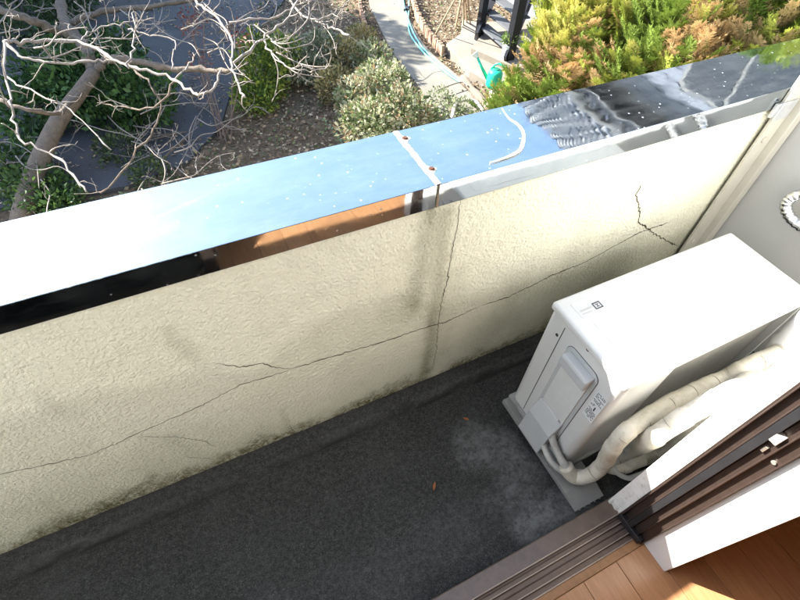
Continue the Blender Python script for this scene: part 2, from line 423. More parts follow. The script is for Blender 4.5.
# dark rubber/brush block at the foot of the jamb
MB().box(.945, .9705, -.030, .0665, .1045, .135).obj('jamb_foot_block', RUBBER, house, .003)
# threshold with rails
thr = MB().add([(-.80,.129,.0),(-.80,.129,.086),(-.80,.074,.0985),(-.80,-.014,.0985),(-.80,-.014,.0)],[(0,1,2,3,4)])
thr = MB(); thr.prism([(.129, .0), (.129, .0855), (.126, .0885), (.074, .0975), (-.014, .0975), (-.014, .0)], 0, -1.62, JX + .02)
tho = thr.obj('threshold', BRONZE2, house, .0012, seg=1)
for y, w, h in ((.0715, .0035, .011), (.0625, .002, .004), (.0470, .0035, .010), (.0290, .002, .004), (.0080, .0035, .010), (-.012, .004, .006)):
    MB().box(-1.62, JX - .002, y - w / 2, y + w / 2, .0976, .0976 + h).obj('rail', RAILM if w > .003 else BRONZE2, tho, .0006, seg=1)
    MB().box(-1.62, JX - .003, y - w / 2 - .0032, y - w / 2 - .0004, .0970, .0979).obj('groove', BRONZE, tho)
a = pt(603.5, 561, .10); MB().cyl((a.x, a.y, .0976), .0045, .003).obj('screw', RUBBER, tho)
MB().box(-1.62, JX + .0, -.0405, -.0142, .06, .1015).obj('sill_board', simple('sill_wood', (.33,.17,.075), .45, 0, .2, 40), house, .002)
# wooden floor, one object per plank
wf = MB().box(-4.4, 4.1, -4.9, -.0407, .02, .088).obj('wooden_floor', RUBBER); wf['kind'] = 'structure'
x = .848 - .1385 * 14; rows = 0
while x < 3.3:
    y1 = -.0415 if -1.6 < x < JX + .1 and x + .1385 < JX + .15 else -.1355
    y0 = -1.55 - .6 * ((rows * 37) % 10) / 10
    MB().box(x + .0008, x + .1377, y0 + .0008, y1, .088, .1 + random.uniform(-.0003, .0003)).obj('plank', WOOD, wf, .0012, seg=1)
    MB().box(x + .0008, x + .1377, -3.4, y0 - .0008, .088, .1 + random.uniform(-.0003, .0003)).obj('plank', WOOD, wf, .0012, seg=1)
    x += .1385; rows += 1
# closed half of the sliding door (behind the camera, seen reflected)
sd = empty('sliding_door', 'brown framed sliding glass door leaf at the left half of the opening', 'sliding door', (-.42, -.01, .1))
m = MB(); m.box(-1.61, -1.56, -.024, -.002, .1085, 1.94); m.box(-.10, -.05, -.024, -.002, .1085, 1.94); m.box(-1.56, -.10, -.024, -.002, .1085, .17); m.box(-1.56, -.10, -.024, -.002, 1.88, 1.94)
m.obj('frame', BRONZE, sd, .002); MB().box(-1.565, -.095, -.016, -.011, .165, 1.885).obj('glass_pane', CLEAR, sd)
cu = MB(); pts = []  # white cloth added out of view to bounce sunlight onto the parapet
N = 120
for k in range(N + 1): pts.append((-1.7 + 1.66 * k / N, -.20 + .025 * math.sin(k * .8) + .008 * math.sin(k * 2.3)))
vs = [(p[0], p[1], .115) for p in pts] + [(p[0], p[1] * 1.0, 2.1) for p in pts]
cu.add(vs, [(k, k+1, N+2+k, N+1+k) for k in range(N)])
o = cu.obj('bounce_curtain', BOUNCE_CURT, None, smooth=True); meta(o, 'unseen white lace drape added behind the door leaf to bounce sun onto the parapet', 'bounce_curtain')
ch = empty('added_cabinet', 'unseen low dark cabinet added inside to darken the reflection in the cap lip', 'cabinet', (-.9, -.11, .1))  # added out of view so the left part of the cap lip reflects dark
MB().box(-1.70, -.06, -.155, -.045, .115, .50).obj('carcass', DARKW, ch, .004); MB().box(-1.71, -.05, -.16, -.040, .502, .52).obj('top_board', DARKW, ch, .003)
for k in range(4): MB().box(-1.69 + k * .408, -1.69 + k * .408 + .40, -.0445, -.0405, .13, .49).obj('door_panel', DARKW, ch, .002)
sdm = o.modifiers.new('s', 'SOLIDIFY'); sdm.thickness = .003

# ================================================================= BALCONY FLOOR
def grid_obj(name, X, Y, Z, attr, mat, parent=None):
    n, k = X.shape; V = np.c_[X.ravel(), Y.ravel(), Z.ravel()]; a = np.arange(n * k).reshape(n, k)
    Fc = np.c_[a[:-1, :-1].ravel(), a[:-1, 1:].ravel(), a[1:, 1:].ravel(), a[1:, :-1].ravel()]
    return link(name, fastmesh(name, V, Fc, {q: v.ravel() for q, v in attr.items()}), mat, parent, True)
def vnoise(X, Y, sc, seed=0., oct=3):
    out = np.zeros(X.shape)
    it = np.nditer(X, flags=['multi_index'])
    for v in it:
        i = it.multi_index; out[i] = noise.fractal((float(v) * sc, float(Y[i]) * sc, seed), .9, 2.1, oct)
    return out
xs = np.arange(-1.9, 4.2, .014); ys = np.linspace(.1295, .8565, 56); X, Y = np.meshgrid(xs, ys)
nz = vnoise(X, Y, 7, 1.3)
edge = .785 + .006 * vnoise(X, np.zeros_like(Y), 9, 5.5)
t = np.clip((Y - edge) / .02, 0, 1); t = t * t * (3 - 2 * t)
Z = .004 * nz + .032 * t + .02 * np.clip((Y - .82) / .035, 0, 1) ** 2
Z -= .006 * np.exp(-((Y - edge + .004) / .006) ** 2)
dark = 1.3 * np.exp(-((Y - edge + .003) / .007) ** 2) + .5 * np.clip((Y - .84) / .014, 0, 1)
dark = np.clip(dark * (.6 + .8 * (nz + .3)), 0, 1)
def blob(cx, cy, rx, ry): return np.clip(1.25 - ((X - cx) / rx) ** 2 - ((Y - cy) / ry) ** 2 + .7 * nz, 0, 1)
wear = np.maximum.reduce([.7 * blob(.70, .50, .12, .13), .8 * blob(.72, .33, .14, .13), 1.1 * blob(.78, .20, .17, .085), .14 * blob(.35, .30, .4, .12), .10 * blob(-.4, .3, .4, .12)])
wear = np.maximum(wear, .35 * np.exp(-((Y - edge - .012) / .012) ** 2) * np.clip(nz + .5, 0, 1))
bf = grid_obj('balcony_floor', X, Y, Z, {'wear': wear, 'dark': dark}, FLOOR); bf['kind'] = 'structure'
sl = MB().box(-4.5, 4.2, .117, 1.09, -.30, -.02).obj('balcony_slab', HOUSEW); sl['kind'] = 'structure'
MB().box(-4.5, -1.9, .1295, .8565, -.019, .0).obj('balcony_floor_end', FLOOR)['kind'] = 'structure'

# ================================================================= PARAPET
par = empty('parapet_wall', 'cream stucco balcony parapet with long cracks and a shiny steel cap', 'wall', (0, .97, 0))
xs = np.arange(-1.9, 2.4, .011); zs = np.linspace(-.02, 1.088, 100); X, Zg = np.meshgrid(xs, zs)
nz = vnoise(X, Zg, 4, 9.3, 4); nf = vnoise(X, Zg, 22, 2.3, 3)
dirt_shade = np.zeros(X.shape); moss = np.zeros(X.shape)
light_bnd = np.interp(X, [-1.9, -.72, -.3, 0., .25, .45, .6, 2.3], [.86, .80, .66, .60, .72, .72, .55, .42])
dirt_shade += .20 * np.clip((light_bnd - Zg) / .06 + .5 + .6 * nz + .25 * nf, 0, 1)  # painted shade below the edge of sunlight reflected by the door glass
dirt_shade += .28 * np.clip((.50 - Zg) / .45 + .35 * nz, 0, 1) * np.interp(X, [-1.9, -.3, .5, 2.3], [1.25, 1.15, .8, .7])  # grime plus painted falloff of light towards the wall bottom
dirt_shade += .22 * np.clip(1 - Zg / .16 + .4 * nf, 0, 1)
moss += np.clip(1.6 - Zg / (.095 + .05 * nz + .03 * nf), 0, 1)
def stripe(x0, z0, x1, z1, w, a, wob=.01):
    tt = np.clip((z0 - Zg) / (z0 - z1), 0, 1); c = x0 + (x1 - x0) * tt + wob * nf
    inside = ((Zg <= z0) & (Zg >= z1)).astype(float) * np.clip((z0 - Zg) / .03, 0, 1) * np.clip((Zg - z1) / .12, 0, 1)
    return a * np.exp(-((X - c) / w) ** 2) * inside
dirt_shade += stripe(.545, 1.05, .50, .50, .040, .46, .02) + stripe(.595, 1.02, .595, .0, .032, .46, .014)
dirt_shade += stripe(.66, .75, .66, .1, .05, .16, .03) + stripe(.47, .72, .42, .45, .07, .12, .04)
dirt_shade += stripe(-.20, .90, -.15, .62, .02, .26, .014) + stripe(-.52, .82, -.5, .60, .018, .14, .014) + stripe(1.2, .9, 1.2, .3, .05, .10)
dirt_shade += stripe(.0, .30, .01, .02, .016, .14) + stripe(-.35, .4, -.30, .12, .03, .14, .02) + stripe(.95, .6, .97, .2, .07, .14, .05)
moss += stripe(.541, 1.04, .54, .93, .014, .8, .004)
dirt_shade += .30 * np.clip((X - 1.0) / .5, 0, 1) * np.clip((.60 - Zg) / .2, 0, 1)  # darker low on the wall towards the right
dirt_shade = np.clip(dirt_shade, 0, 1); moss = np.clip(moss, 0, 1)
grid_obj('stucco_face', X, np.full(X.shape, .857), Zg, {'dirt_shade': dirt_shade, 'moss': moss}, STUCCO, par)
m = MB(); m.box(-4.5, 4.2, .858, 1.09, -.31, 1.088); m.box(-4.5, -1.9, .856, .858, -.02, 1.088); m.box(2.39, 4.2, .856, .858, -.02, 1.088)
m.obj('wall_core', STUCCO, par)
def crack(pts, w=.0022, jit=.004, seed=1):
    rr = random.Random(seed); P = []
    for (a, b), (c, d) in zip(pts, pts[1:]):
        n = max(2, int(math.hypot(c - a, d - b) / .009))
        for k in range(n):
            t = k / n; P.append((a + (c - a) * t + rr.gauss(0, jit * .55), b + (d - b) * t + rr.gauss(0, jit * .55)))
    P.append(pts[-1]); vs = []; N = len(P)
    for i, p in enumerate(P):
        q0 = P[max(0, i - 1)]; q1 = P[min(N - 1, i + 1)]; dx, dz = q1[0] - q0[0], q1[1] - q0[1]; L = math.hypot(dx, dz) + 1e-9
        ww = w * (.62 + .6 * abs(noise.noise((i * .13, seed, 0))) * 2) * min(1, i / 6 + .15, (N - 1 - i) / 6 + .15) / 2
        vs += [(p[0] - dz / L * ww, .8562, p[1] + dx / L * ww), (p[0] + dz / L * ww, .8562, p[1] - dx / L * ww)]
    MB().add(vs, [(2*i, 2*i+1, 2*i+3, 2*i+2) for i in range(N - 1)]).obj('crack', CRACK, par)
crack([(-1.3,.50),(-1.1,.47),(-.9,.50),(-.741,.515),(-.661,.482),(-.549,.443),(-.388,.466),(-.221,.485),(-.09,.519),(.069,.500)], .0036, .003, 1)
crack([(.06,.512),(.102,.502),(.204,.49),(.407,.462),(.588,.451),(.652,.44),(.801,.459)], .0050, .0035, 2)
crack([(.80,.459),(.939,.451),(1.119,.486),(1.291,.493),(1.453,.536),(1.547,.562),(1.718,.556)], .0055, .0035, 3)
crack([(-.131,.676),(-.069,.612),(-.006,.592),(.03,.54),(.075,.501)], .0040, .003, 4)
crack([(1.39,.86),(1.394,.796),(1.473,.691),(1.496,.633),(1.631,.531),(1.766,.434),(1.907,.342)], .0055, .004, 5)
crack([(.629,1.03),(.629,1.005),(.633,.934),(.629,.823),(.629,.684),(.621,.556),(.622,.437),(.633,.264),(.63,.12)], .0026, .003, 6)
crack([(-.42,.45),(-.33,.36),(-.27,.27),(-.25,.20)], .0026, .003, 7)
crack([(.01,.14),(.02,.07),(-.01,.03)], .003, .004, 8)
crack([(-.36,.22),(-.30,.15),(-.27,.1)], .002, .004, 9)
# cap
def cap(x0, x1):
    m = MB(); t = .0025
    prof = [(.845, 1.026), (.845, 1.100), (1.108, 1.103), (1.108, 1.026), (1.1055, 1.026), (1.1055, 1.0985), (.8475, 1.0975), (.8475, 1.026)]
    m.prism(prof, 0, x0, x1)
    return m.obj('cap_panel', STEEL, par, .0012, seg=2)
cap(-4.5, .5415); cap(.5475, 4.2)
MB().box(.535, .556, .8482, 1.103, 1.03, 1.0965).obj('joint_backing', RUBBER, par)
# sealant strip over the joint: ragged ribbon with pads round the screws
m = MB(); N = 40; vs = []
SC = [(.5545, 1.063), (.5575, .909)]
for k in range(N + 1):
    y = .846 + (.1065 + .154) * k / N; cx = .5445 + .0008 * math.sin(k * .35); w = .0085 + .0025 * noise.noise((k * .4, 0, 2))
    wl = wr = w
    for sx, sy in SC:
        wr = max(wr, w + .020 * math.exp(-((y - sy) / .012) ** 2)); 
    z = 1.1003 + .003 * (y - .845) / .26
    vs += [(cx - wl, y, z), (cx - wl * .5, y, z + .002), (cx + wr * .6, y, z + .0022), (cx + wr, y, z + .0002)]
fs = []
for k in range(N):
    for j in range(3): fs.append((4*k+j, 4*k+j+1, 4*k+4+j+1, 4*k+4+j))
m.add(vs, fs); m.obj('sealant_strip', SEAL, par, smooth=True)
for sx, sy in SC:
    m = MB(); z0 = 1.1003 + .003 * (sy - .845) / .26 + .0022
    m.cyl((sx, sy, z0 - .001), .0085, .0022, n=18); m.cyl((sx, sy, z0 + .001), .0055, .0028, n=14); m.obj('rusty_screw', RUST, par)
P = catmull([pt(x, y, 1.1035) for x, y in ((502,108.5),(509,118),(518,124),(523.5,132),(523.5,141),(520,150),(510,156),(499,160),(490,162.5))], 6)
rb = [.0012 + .0042 * math.exp(-((i / len(P) - .55) / .26) ** 2) * (1 + .2 * math.sin(i * 1.9)) for i in range(len(P))]
MB().tube(P, rb, 8).obj('white_bead', WHITEP, par, smooth=True)  # curved white bead on the cap top, thickest near the middle
m = MB(); m.box(.5422, .5468, .8440, .8455, 1.027, 1.0995); m.obj('lip_sealant', simple('dirty_sealant', (.12,.10,.07), .9, 0, .4, 60), par)

# ================================================================= PARTITION
pa = empty('partition_board', 'pale grey balcony partition board with cream metal post at the right end', 'partition', (2.1, .5, 0))
MB().box(2.055, 2.068, .135, .835, .06, 1.78).obj('panel', PANEL, pa)
po = MB(); po.box(1.915, 2.0, .833, .8435, .03, 1.80); po.obj('post', TRIM, pa, .002)
po2 = MB(); po2.box(2.0005, 2.0475, .805, .8435, .03, 1.80); po2.obj('frame_channel', TRIM, pa, .003)
MB().box(2.0480, 2.0545, .81, .840, .03, 1.80).obj('rubber_edge', RUBBER, pa)
MB().cyl((1.950, .8335, .900), .012, -.008, (0, 1, 0), 18).obj('bolt', simple('bolt_cap', (.58,.54,.46), .5, .2), pa, .002)
MB().cyl((1.952, .8335, .38), .010, -.006, (0, 1, 0), 18).obj('bolt', TRIM, pa, .002)
m = MB(); m.box(1.885, 1.9145, .832, .8425, 1.00, 1.05); m.box(1.905, 1.985, .826, .8325, .985, 1.055)
m.obj('bracket', simple('bracket_metal', (.60,.62,.64), .35, .6), pa, .0015)
# foil-wrapped hose loop
fpts = [(2.03,.43,.705),(2.01,.49,.692),(1.99,.55,.690),(1.98,.60,.703),(1.975,.632,.733),(1.98,.634,.768),(1.995,.605,.797),(2.01,.55,.815),(2.03,.47,.825)]
P = catmull(fpts, 10); rad = [.0195 + .0018 * math.sin(i * 1.7) + .001 * math.sin(i * 4.1) for i in range(len(P))]
o = MB().tube(P, rad, 18).obj('foil_duct', FOIL, None, smooth=True); meta(o, 'loop of crinkled silver foil duct against the partition board', 'duct')

# ================================================================= AIR CONDITIONER
ac = empty('air_conditioner_unit', 'white outdoor air conditioner unit standing on the balcony floor', 'air conditioner', (1.31, .465, 0))
X0, X1, Y0, Y1, ZT = .905, 1.725, .300, .636, .680
cp = [(X0 + .02, Y1), (X0 + .006, Y1 - .006), (X0, Y1 - .02)] + [(X0 + .032 - .032 * math.cos(a), Y0 + .032 - .032 * math.sin(a)) for a in np.linspace(0, math.pi / 2, 8)]
cp += [(1.115, Y0), (1.130, Y0 + .004), (1.140, Y0 + .034), (X1 - .02, Y0 + .034), (X1 - .02, Y0), (X1, Y0), (X1, Y1 - .02), (X1 - .006, Y1 - .006), (X1 - .02, Y1)]
m = MB(); m.prism(cp, 2, .055, ZT - .022); co_ = m.obj('casing', ACW, ac, .002, smooth=False)
for p_ in co_.data.polygons:
    if abs(p_.normal.z) < .5 and p_.area < .012: p_.use_smooth = True
m = MB()
for k in range(150): m.box(1.150 + k * .0037, 1.1512 + k * .0037, Y0 + .022, Y0 + .0335, .075, ZT - .036)
fo = m.obj('rear_coil', simple('coil_fins', (.46,.45,.42), .6, .1, .1), ac); fo['kind'] = 'stuff'
MB().box(1.145, X1 - .022, Y0 + .030, Y0 + .0338, .065, ZT - .03).obj('coil_backing', simple('coil_dark', (.30,.29,.27), .7), ac)
MB().box(X0 - .006, X1 + .006, Y0 - .006, Y1 + .006, ZT - .034, ZT).obj('top_panel', ACW, ac, .012, seg=4)
# pressed ribs in the lid
def rib(poly, w=.004, h=.0016):
    m = MB(); P = [Vector((x, y, ZT + .0002)) for x, y in poly]
    for a, b in zip(P, P[1:]): m.obox(a, b, w, h)
    m.obj('lid_rib', ACW, tp, .0007, seg=1)
tp = [o for o in bpy.data.objects if o.name == 'top_panel'][0]
rib([(1.30,.607),(.945,.607),(.945,.545),(1.10,.545)])
rib([(1.28,.528),(.965,.528),(.965,.478)]); rib([(1.25,.462),(.965,.462),(.965,.415)]); rib([(1.22,.398),(.965,.398),(.965,.340)])
rib([(1.40,.607),(1.685,.607),(1.685,.560)]); rib([(1.5,.545),(1.685,.545),(1.685,.50)]); rib([(1.5,.485),(1.685,.485),(1.685,.44)]); rib([(1.5,.425),(1.685,.425),(1.685,.37)])
m = MB(); m.box(1.012, 1.034, .556, .560, ZT + .0003, ZT + .0009); m.box(1.012, 1.034, .578, .582, ZT + .0003, ZT + .0009); m.box(1.008, 1.012, .556, .582, ZT + .0003, ZT + .0009); m.box(1.034, 1.038, .556, .582, ZT + .0003, ZT + .0009)
m.box(1.017, 1.029, .5635, .566, ZT + .0003, ZT + .0009); m.box(1.017, 1.029, .572, .5745, ZT + .0003, ZT + .0009); m.box(1.0215, 1.0245, .566, .572, ZT + .0003, ZT + .0009); m.obj('lid_emblem', INK, ac)
m = MB()
for k in range(11): m.box(.956 + k * .0045, .9585 + k * .0045, .568, .574 + .002 * (k % 2), ZT + .0003, ZT + .0007)
for k in range(9): m.box(.956 + k * .0045, .9585 + k * .0045, .556, .560, ZT + .0003, ZT + .0007)
m.obj('faded_lettering', INKL, ac)
# side details on the left face (normal -X)
SX = X0 - .0005
MB().box(SX - .0008, SX + .002, .560, .5622, .065, .632).obj('panel_seam', RUBBER, ac)
def side_plate(name, y0, y1, z0, z1, rr, x0, x1, mat, bev=.0):
    poly = []
    for cy, cz, a0 in ((y1 - rr, z1 - rr, 0), (y0 + rr, z1 - rr, 90), (y0 + rr, z0 + rr, 180), (y1 - rr, z0 + rr, 270)):
        for k in range(6):
            a = math.radians(a0 + 18 * k); poly.append((cy + rr * math.cos(a), cz + rr * math.sin(a)))
    m = MB(); m.prism(poly, 0, x0, x1); return m.obj(name, mat, ac, bev)
side_plate('service_panel_gap', .3725, .5215, .058, .6035, .030, SX - .0006, SX + .003, RUBBER)
side_plate('service_panel', .3740, .5200, .0595, .6020, .029, SX - .0035, SX + .003, ACG, .001)
# handle block with a dished pull below it
m = MB(); m.prism([(.902, .585), (.872, .583), (.868, .572), (.868, .535), (.874, .528), (.902, .528)], 1, .386, .506)
m.obj('handle', ACG, ac, .004)
MB().box(.895, .9035, .388, .504, .2400, .5275).obj('recess_plate', simple('ac_resin_dim', (.57,.58,.57), .55, 0, .04), ac, .002)
MB().cyl((.892, .402, .262), .006, .01, (1, 0, 0)).obj('panel_screw', simple('zinc', (.5,.5,.5), .35, .8), ac)
# valve cover
m = MB(); m.prism([(.9025, .262), (.893, .262), (.860, .188), (.848, .048), (.856, .043), (.9025, .180)], 1, .385, .512)
m.obj('valve_cover', ACG, ac, .004, seg=3)
MB().box(.862, .9035, .3818, .3845, .176, .190).obj('cover_flange', ACG, ac)
for y, z, r in ((.576, .574, .006), (.458, .650, .0075)):
    MB().cyl((SX - .0012, y, z), r, .004, (1, 0, 0), 16).obj('screw_hole', RUST if r > .006 else RUBBER, ac)
# rating sticker with lines of small print
st = MB().box(SX - .0009, SX, .316, .359, .408, .556).obj('rating_sticker', LABELM, ac)
m = MB(); rr = random.Random(3)
for k in range(19):
    z = .548 - k * .0072
    if k in (10, 11): 
        m.box(SX - .0014, SX - .0009, .332, .337, z - .004, z + .010); continue
    y = .356
    while y > .3205:
        w = rr.uniform(.002, .0075)
        if rr.random() < .78 and (k < 7 or k > 12 or y > .343): m.box(SX - .0014, SX - .0009, max(.319, y - w), y, z, z + .0034)
        y -= w + .0016
m.obj('small_print', INK, st)
# base plate and feet
MB().box(X0 - .012, X1 + .01, Y0 - .01, Y1 + .008, .035, .056).obj('base_plate', simple('base_resin', (.30,.31,.305), .6, 0, .1, 20, dirt_shade=(18,.5,.7,(.14,.13,.11))), ac, .003)
def foot(xc):
    m = MB(); m.prism([(.150, .012), (.640, .012), (.640, .040), (.60, .034), (.215, .034), (.150, .017)], 0, xc - .012, xc + .125)
    for k in range(5): m.box(xc + .004 + k * .024, xc + .010 + k * .024, .1465, .1495, .012, .022)
    m.obj('foot', simple('grey_resin', (.20,.205,.20), .6, 0, .1, 20), ac, .002)
foot(.875); foot(1.50)
# fan grille on the front (towards the parapet)
m = MB()
for k in range(5):
    r = .05 + .045 * k; P = [(1.20 + r * math.cos(a), Y1 + .008, .35 + r * math.sin(a)) for a in np.linspace(0, 2 * math.pi, 33)]; m.tube(P, .0025, 5, False)
for k in range(12):
    a = k * math.pi / 6; m.tube([(1.20, Y1 + .010, .35), (1.20 + .24 * math.cos(a), Y1 + .010, .35 + .24 * math.sin(a))], .0025, 5)
m.obj('fan_grille', ACW, ac)
MB().cyl((1.20, Y1 - .012, .35), .235, .014, (0, 1, 0), 40).obj('fan_opening', RUBBER, ac)

# ---- insulated pipes
def hose(name, label, pts, r, mat, wrap=.045, amp=.0022, n=18, sub=14, cat='pipe'):
    P = catmull(pts, sub); L = [0]
    for a, b in zip(P, P[1:]): L.append(L[-1] + (b - a).length)
    rad = []
    for s_, p in zip(L, P):
        ph = (s_ / wrap) % 1; rad.append(r + amp * (ph - .5) + .0015 * noise.noise(p * 18))
    o = MB().tube(P, rad, n).obj(name, mat, None, smooth=True)
    if mat is TAPE:
        nxt = .05
        for i in range(2, len(P) - 2):
            if L[i] > nxt:
                nxt += wrap; t = (P[i+1] - P[i-1]).normalized(); a = t.cross(Vector((0, 0, 1))).normalized(); b = a.cross(t); sk = random.uniform(.15, .35); a0 = random.uniform(-.6, 1.2)
                MB().tube([P[i] + (a * math.cos(q) + b * math.sin(q)) * (rad[i] + .0006) + t * sk * r * math.sin(q) for q in np.linspace(a0, a0 + random.uniform(1., 3.), 12)], [.0003 + .0010 * math.sin(math.pi * k / 11) for k in range(12)], 4).obj('tape_edge', TAPED, o)
    return meta(o, label, cat)
hose('insulated_pipe', 'thick cream taped pipe, topmost of the three behind the air conditioner',
     [(.893,.285,.105), (.905,.262,.078), (.925,.243,.066), pty(590,475,.222), pty(603,464,.222), pty(613,447,.232), pty(625,433,.240), pty(640,422,.245), pty(656,411.5,.247), pty(677,400,.247), pty(700,388.5,.245), pty(725,378,.24), pty(748,366,.23), (1.66,.222,.52)], .028, TAPE, .095, .0028)
hose('insulated_pipe', 'cream taped pipe lying below the thick one and sunlit at its far end',
     [pt(603,464,.04), pt(617,457,.055), pt(632,449.5,.09), pty(650,440,.190), pty(672,425,.184), pty(695,411,.182), pty(725,394,.18), pty(745,384,.185), (1.64,.21,.44), (1.655,.22,.52)], .031, TAPE, .11, .003)
hose('insulated_pipe', 'shaded taped pipe lowest in the gap beside the house wall',
     [pt(606,466,.03), pt(620,467.5,.035), pt(640,460,.05), pt(662,450,.07), pty(690,433,.158), pty(720,414,.155), pty(750,396,.155)], .027, TAPE, .09, .0025)
hose('drain_hose', 'thin grey drain hose curving under the taped pipes', [pt(612,460,.05), pt(613.5,466,.05), pt(618,473.5,.045), pt(628,478,.045), pt(638,475.5,.05), pt(650,470,.06), pt(668,460,.07)], .010, GREYPIPE, .012, .0008, 10, cat='hose')
hose('copper_pipe_sleeve', 'grey sleeved pipe nearest the floor below the valve cover', [(.868,.42,.13), pt(548,456,.09), pt(556,466,.07), pt(566,473,.06), pt(578,477,.06)], .013, GREYPIPE, .02, .0008, 12)
hose('copper_pipe_sleeve', 'pale sleeved pipe dropping out of the valve cover into the thick taped pipe', [(.880,.40,.20),(.878,.372,.165),(.883,.338,.135),(.890,.300,.110),(.905,.265,.085)], .014, GREYPIPE, .02, .0008, 12)
hose('taped_pipe_riser', 'white taped pipe duct rising up the house wall at the right', [(1.60,.20,.34),(1.645,.212,.43),(1.655,.222,.52),(1.655,.225,.8),(1.655,.222,1.3),(1.655,.222,2.3)], .058, WHITEP, .07, .004, 20, cat='pipe')
# two fallen leaves
def dead_leaf(p, ang, L, label):
    m = MB(); c, s = math.cos(ang), math.sin(ang); vs = []
    for u, w, h in ((-1, 0, .003), (-.5, .28, .006), (-.5, -.3, .008), (.1, .36, .004), (.1, -.34, .009), (1, 0, .010), (-.5, 0, .002), (.1, 0, .002)):
        a, b = u * L / 2, w * L / 2; vs.append((p[0] + a * c - b * s, p[1] + a * s + b * c, h + .006))
    m.add(vs, [(0, 6, 1), (0, 2, 6), (6, 7, 3, 1), (2, 4, 7, 6), (7, 5, 3), (4, 5, 7)])
    o = m.obj('fallen_leaf', simple('dry_leaf', (.20,.075,.025), .8, 0, .3, 60)); meta(o, label, 'leaf')
dead_leaf((.434, .454), .9, .034, 'small brown dead leaf lying in the middle of the balcony floor')
dead_leaf((.685, .640), 2.4, .030, 'small brown dead leaf near the parapet beside the air conditioner')

# ================================================================= GARDEN
exec_garden = True
def hexc(*c): return np.array(c, float)
def leaf_cloud(name, lobes, n, size, cols, parent=None, mat=None, up=.3, narrow=.5, seed=0):
    """many small folded leaves through a crown made of lobes (cx,cy,cz,rx,ry,rz)"""
    g = np.random.default_rng(seed); lobes = np.array(lobes, float); vol = np.prod(lobes[:, 3:], axis=1) ** (2/3)
    idx = g.choice(len(lobes), n, p=vol / vol.sum()); d = g.normal(size=(n, 3)); d /= np.linalg.norm(d, axis=1)[:, None]
    rr = 1 - .55 * g.random(n) ** 1.6
    # break the surface into clumps
    P = lobes[idx, :3] + d * lobes[idx, 3:] * rr[:, None]
    k = np.array([noise.noise(Vector(p) * 2.6 / max(.3, lobes[0, 3])) for p in P])
    P = P + d * (k[:, None] * .30) * lobes[idx, 3:]
    keep = k > -.42; P = P[keep]; d = d[keep]; k = k[keep]; n = len(P)
    ax = d * .8 + g.normal(size=(n, 3)) * .6 + [0, 0, up]; ax /= np.linalg.norm(ax, axis=1)[:, None]
    sd = np.cross(ax, g.normal(size=(n, 3))); sd /= np.linalg.norm(sd, axis=1)[:, None]; nn = np.cross(ax, sd)
    s = size * (.6 + .8 * g.random(n))[:, None]
    A = P; B = P + ax * s * .5 + sd * s * narrow * .5 + nn * s * .08; Cc = P + ax * s; D = P + ax * s * .5 - sd * s * narrow * .5 + nn * s * .08
    V = np.stack([A, B, Cc, D], 1).reshape(-1, 3); Fc = np.arange(4 * n).reshape(n, 4)
    Fc = np.concatenate([Fc[:, [0, 1, 2]], Fc[:, [0, 2, 3]]])
    cols = np.array(cols, float); w = np.clip((k + .5 + .5 * g.random(n)) / 1.5, 0, .999); ci = (w * len(cols)).astype(int)
    ci = np.where(g.random(n) < .35, g.integers(0, len(cols), n), ci)
    col = cols[ci] * (.75 + .5 * g.random(n))[:, None]; col = np.repeat(col, 4, axis=0)
    return link(name, fastmesh(name, V, Fc, {'tone': col}), mat or LEAFM, parent)
def stems(name, base, tips, r, mat, parent):
    m = MB()
    for t in tips:
        mid = (Vector(base) + Vector(t)) / 2 + Vector((random.uniform(-.1,.1), random.uniform(-.1,.1), .08))
        m.tube(catmull([base, mid, t], 4), list(np.linspace(r, r * .3, 9)), 5)
    return m.obj(name, mat, parent)
def shrub(label, base, lobes, n, size, cols, seed, group=None, cat='shrub', up=.3, narrow=.5, name='shrub'):
    e = empty(name, label, cat, base, group)
    leaf_cloud('foliage', lobes, n, size, cols, e, None, up, narrow, seed)
    stems('stem', base, [l[:3] for l in lobes] * 2, .018, BARK, e); return e

# ---- conifers: flat feathery sprays carried on an uneven crown
def spray(kind):
    g = np.random.default_rng(kind + 50); T = []
    def leaflet(p, d, L, w):
        s = np.cross(d, [0, 0, 1.]); s /= np.linalg.norm(s); z = g.uniform(-.25, .25)
        T.append([p - s * w * .5, p + s * w * .5, p + d * L + [0, 0, z * L]])
    N = 11
    for i in range(N):
        u = i / N; p = np.array([u, .03 * math.sin(u * 5), .10 * u * u * (-1)])
        for sgn in (-1, 1):
            a = math.radians(g.uniform(20, 38)) * sgn; d = np.array([math.cos(a), math.sin(a), g.uniform(-.22, .28)]); L = .38 * (1 - u) ** .8 * g.uniform(.65, 1.15) + .07
            m_ = 5
            for j in range(m_):
                q = p + d * L * j / m_
                for s2 in (-1, 1):
                    a2 = a + s2 * math.radians(g.uniform(22, 42)); leaflet(q, np.array([math.cos(a2), math.sin(a2), g.uniform(-.4, .4)]), L * .34 * (1 - .5 * j / m_) + .035, .022)
            leaflet(p + d * L * .6, d, L * .5, .024)
    leaflet(np.array([.9, 0, -.08]), np.array([1, 0, .0]), .16, .04)
    return np.array(T).reshape(-1, 3)
SPR = [spray(k) for k in range(5)]
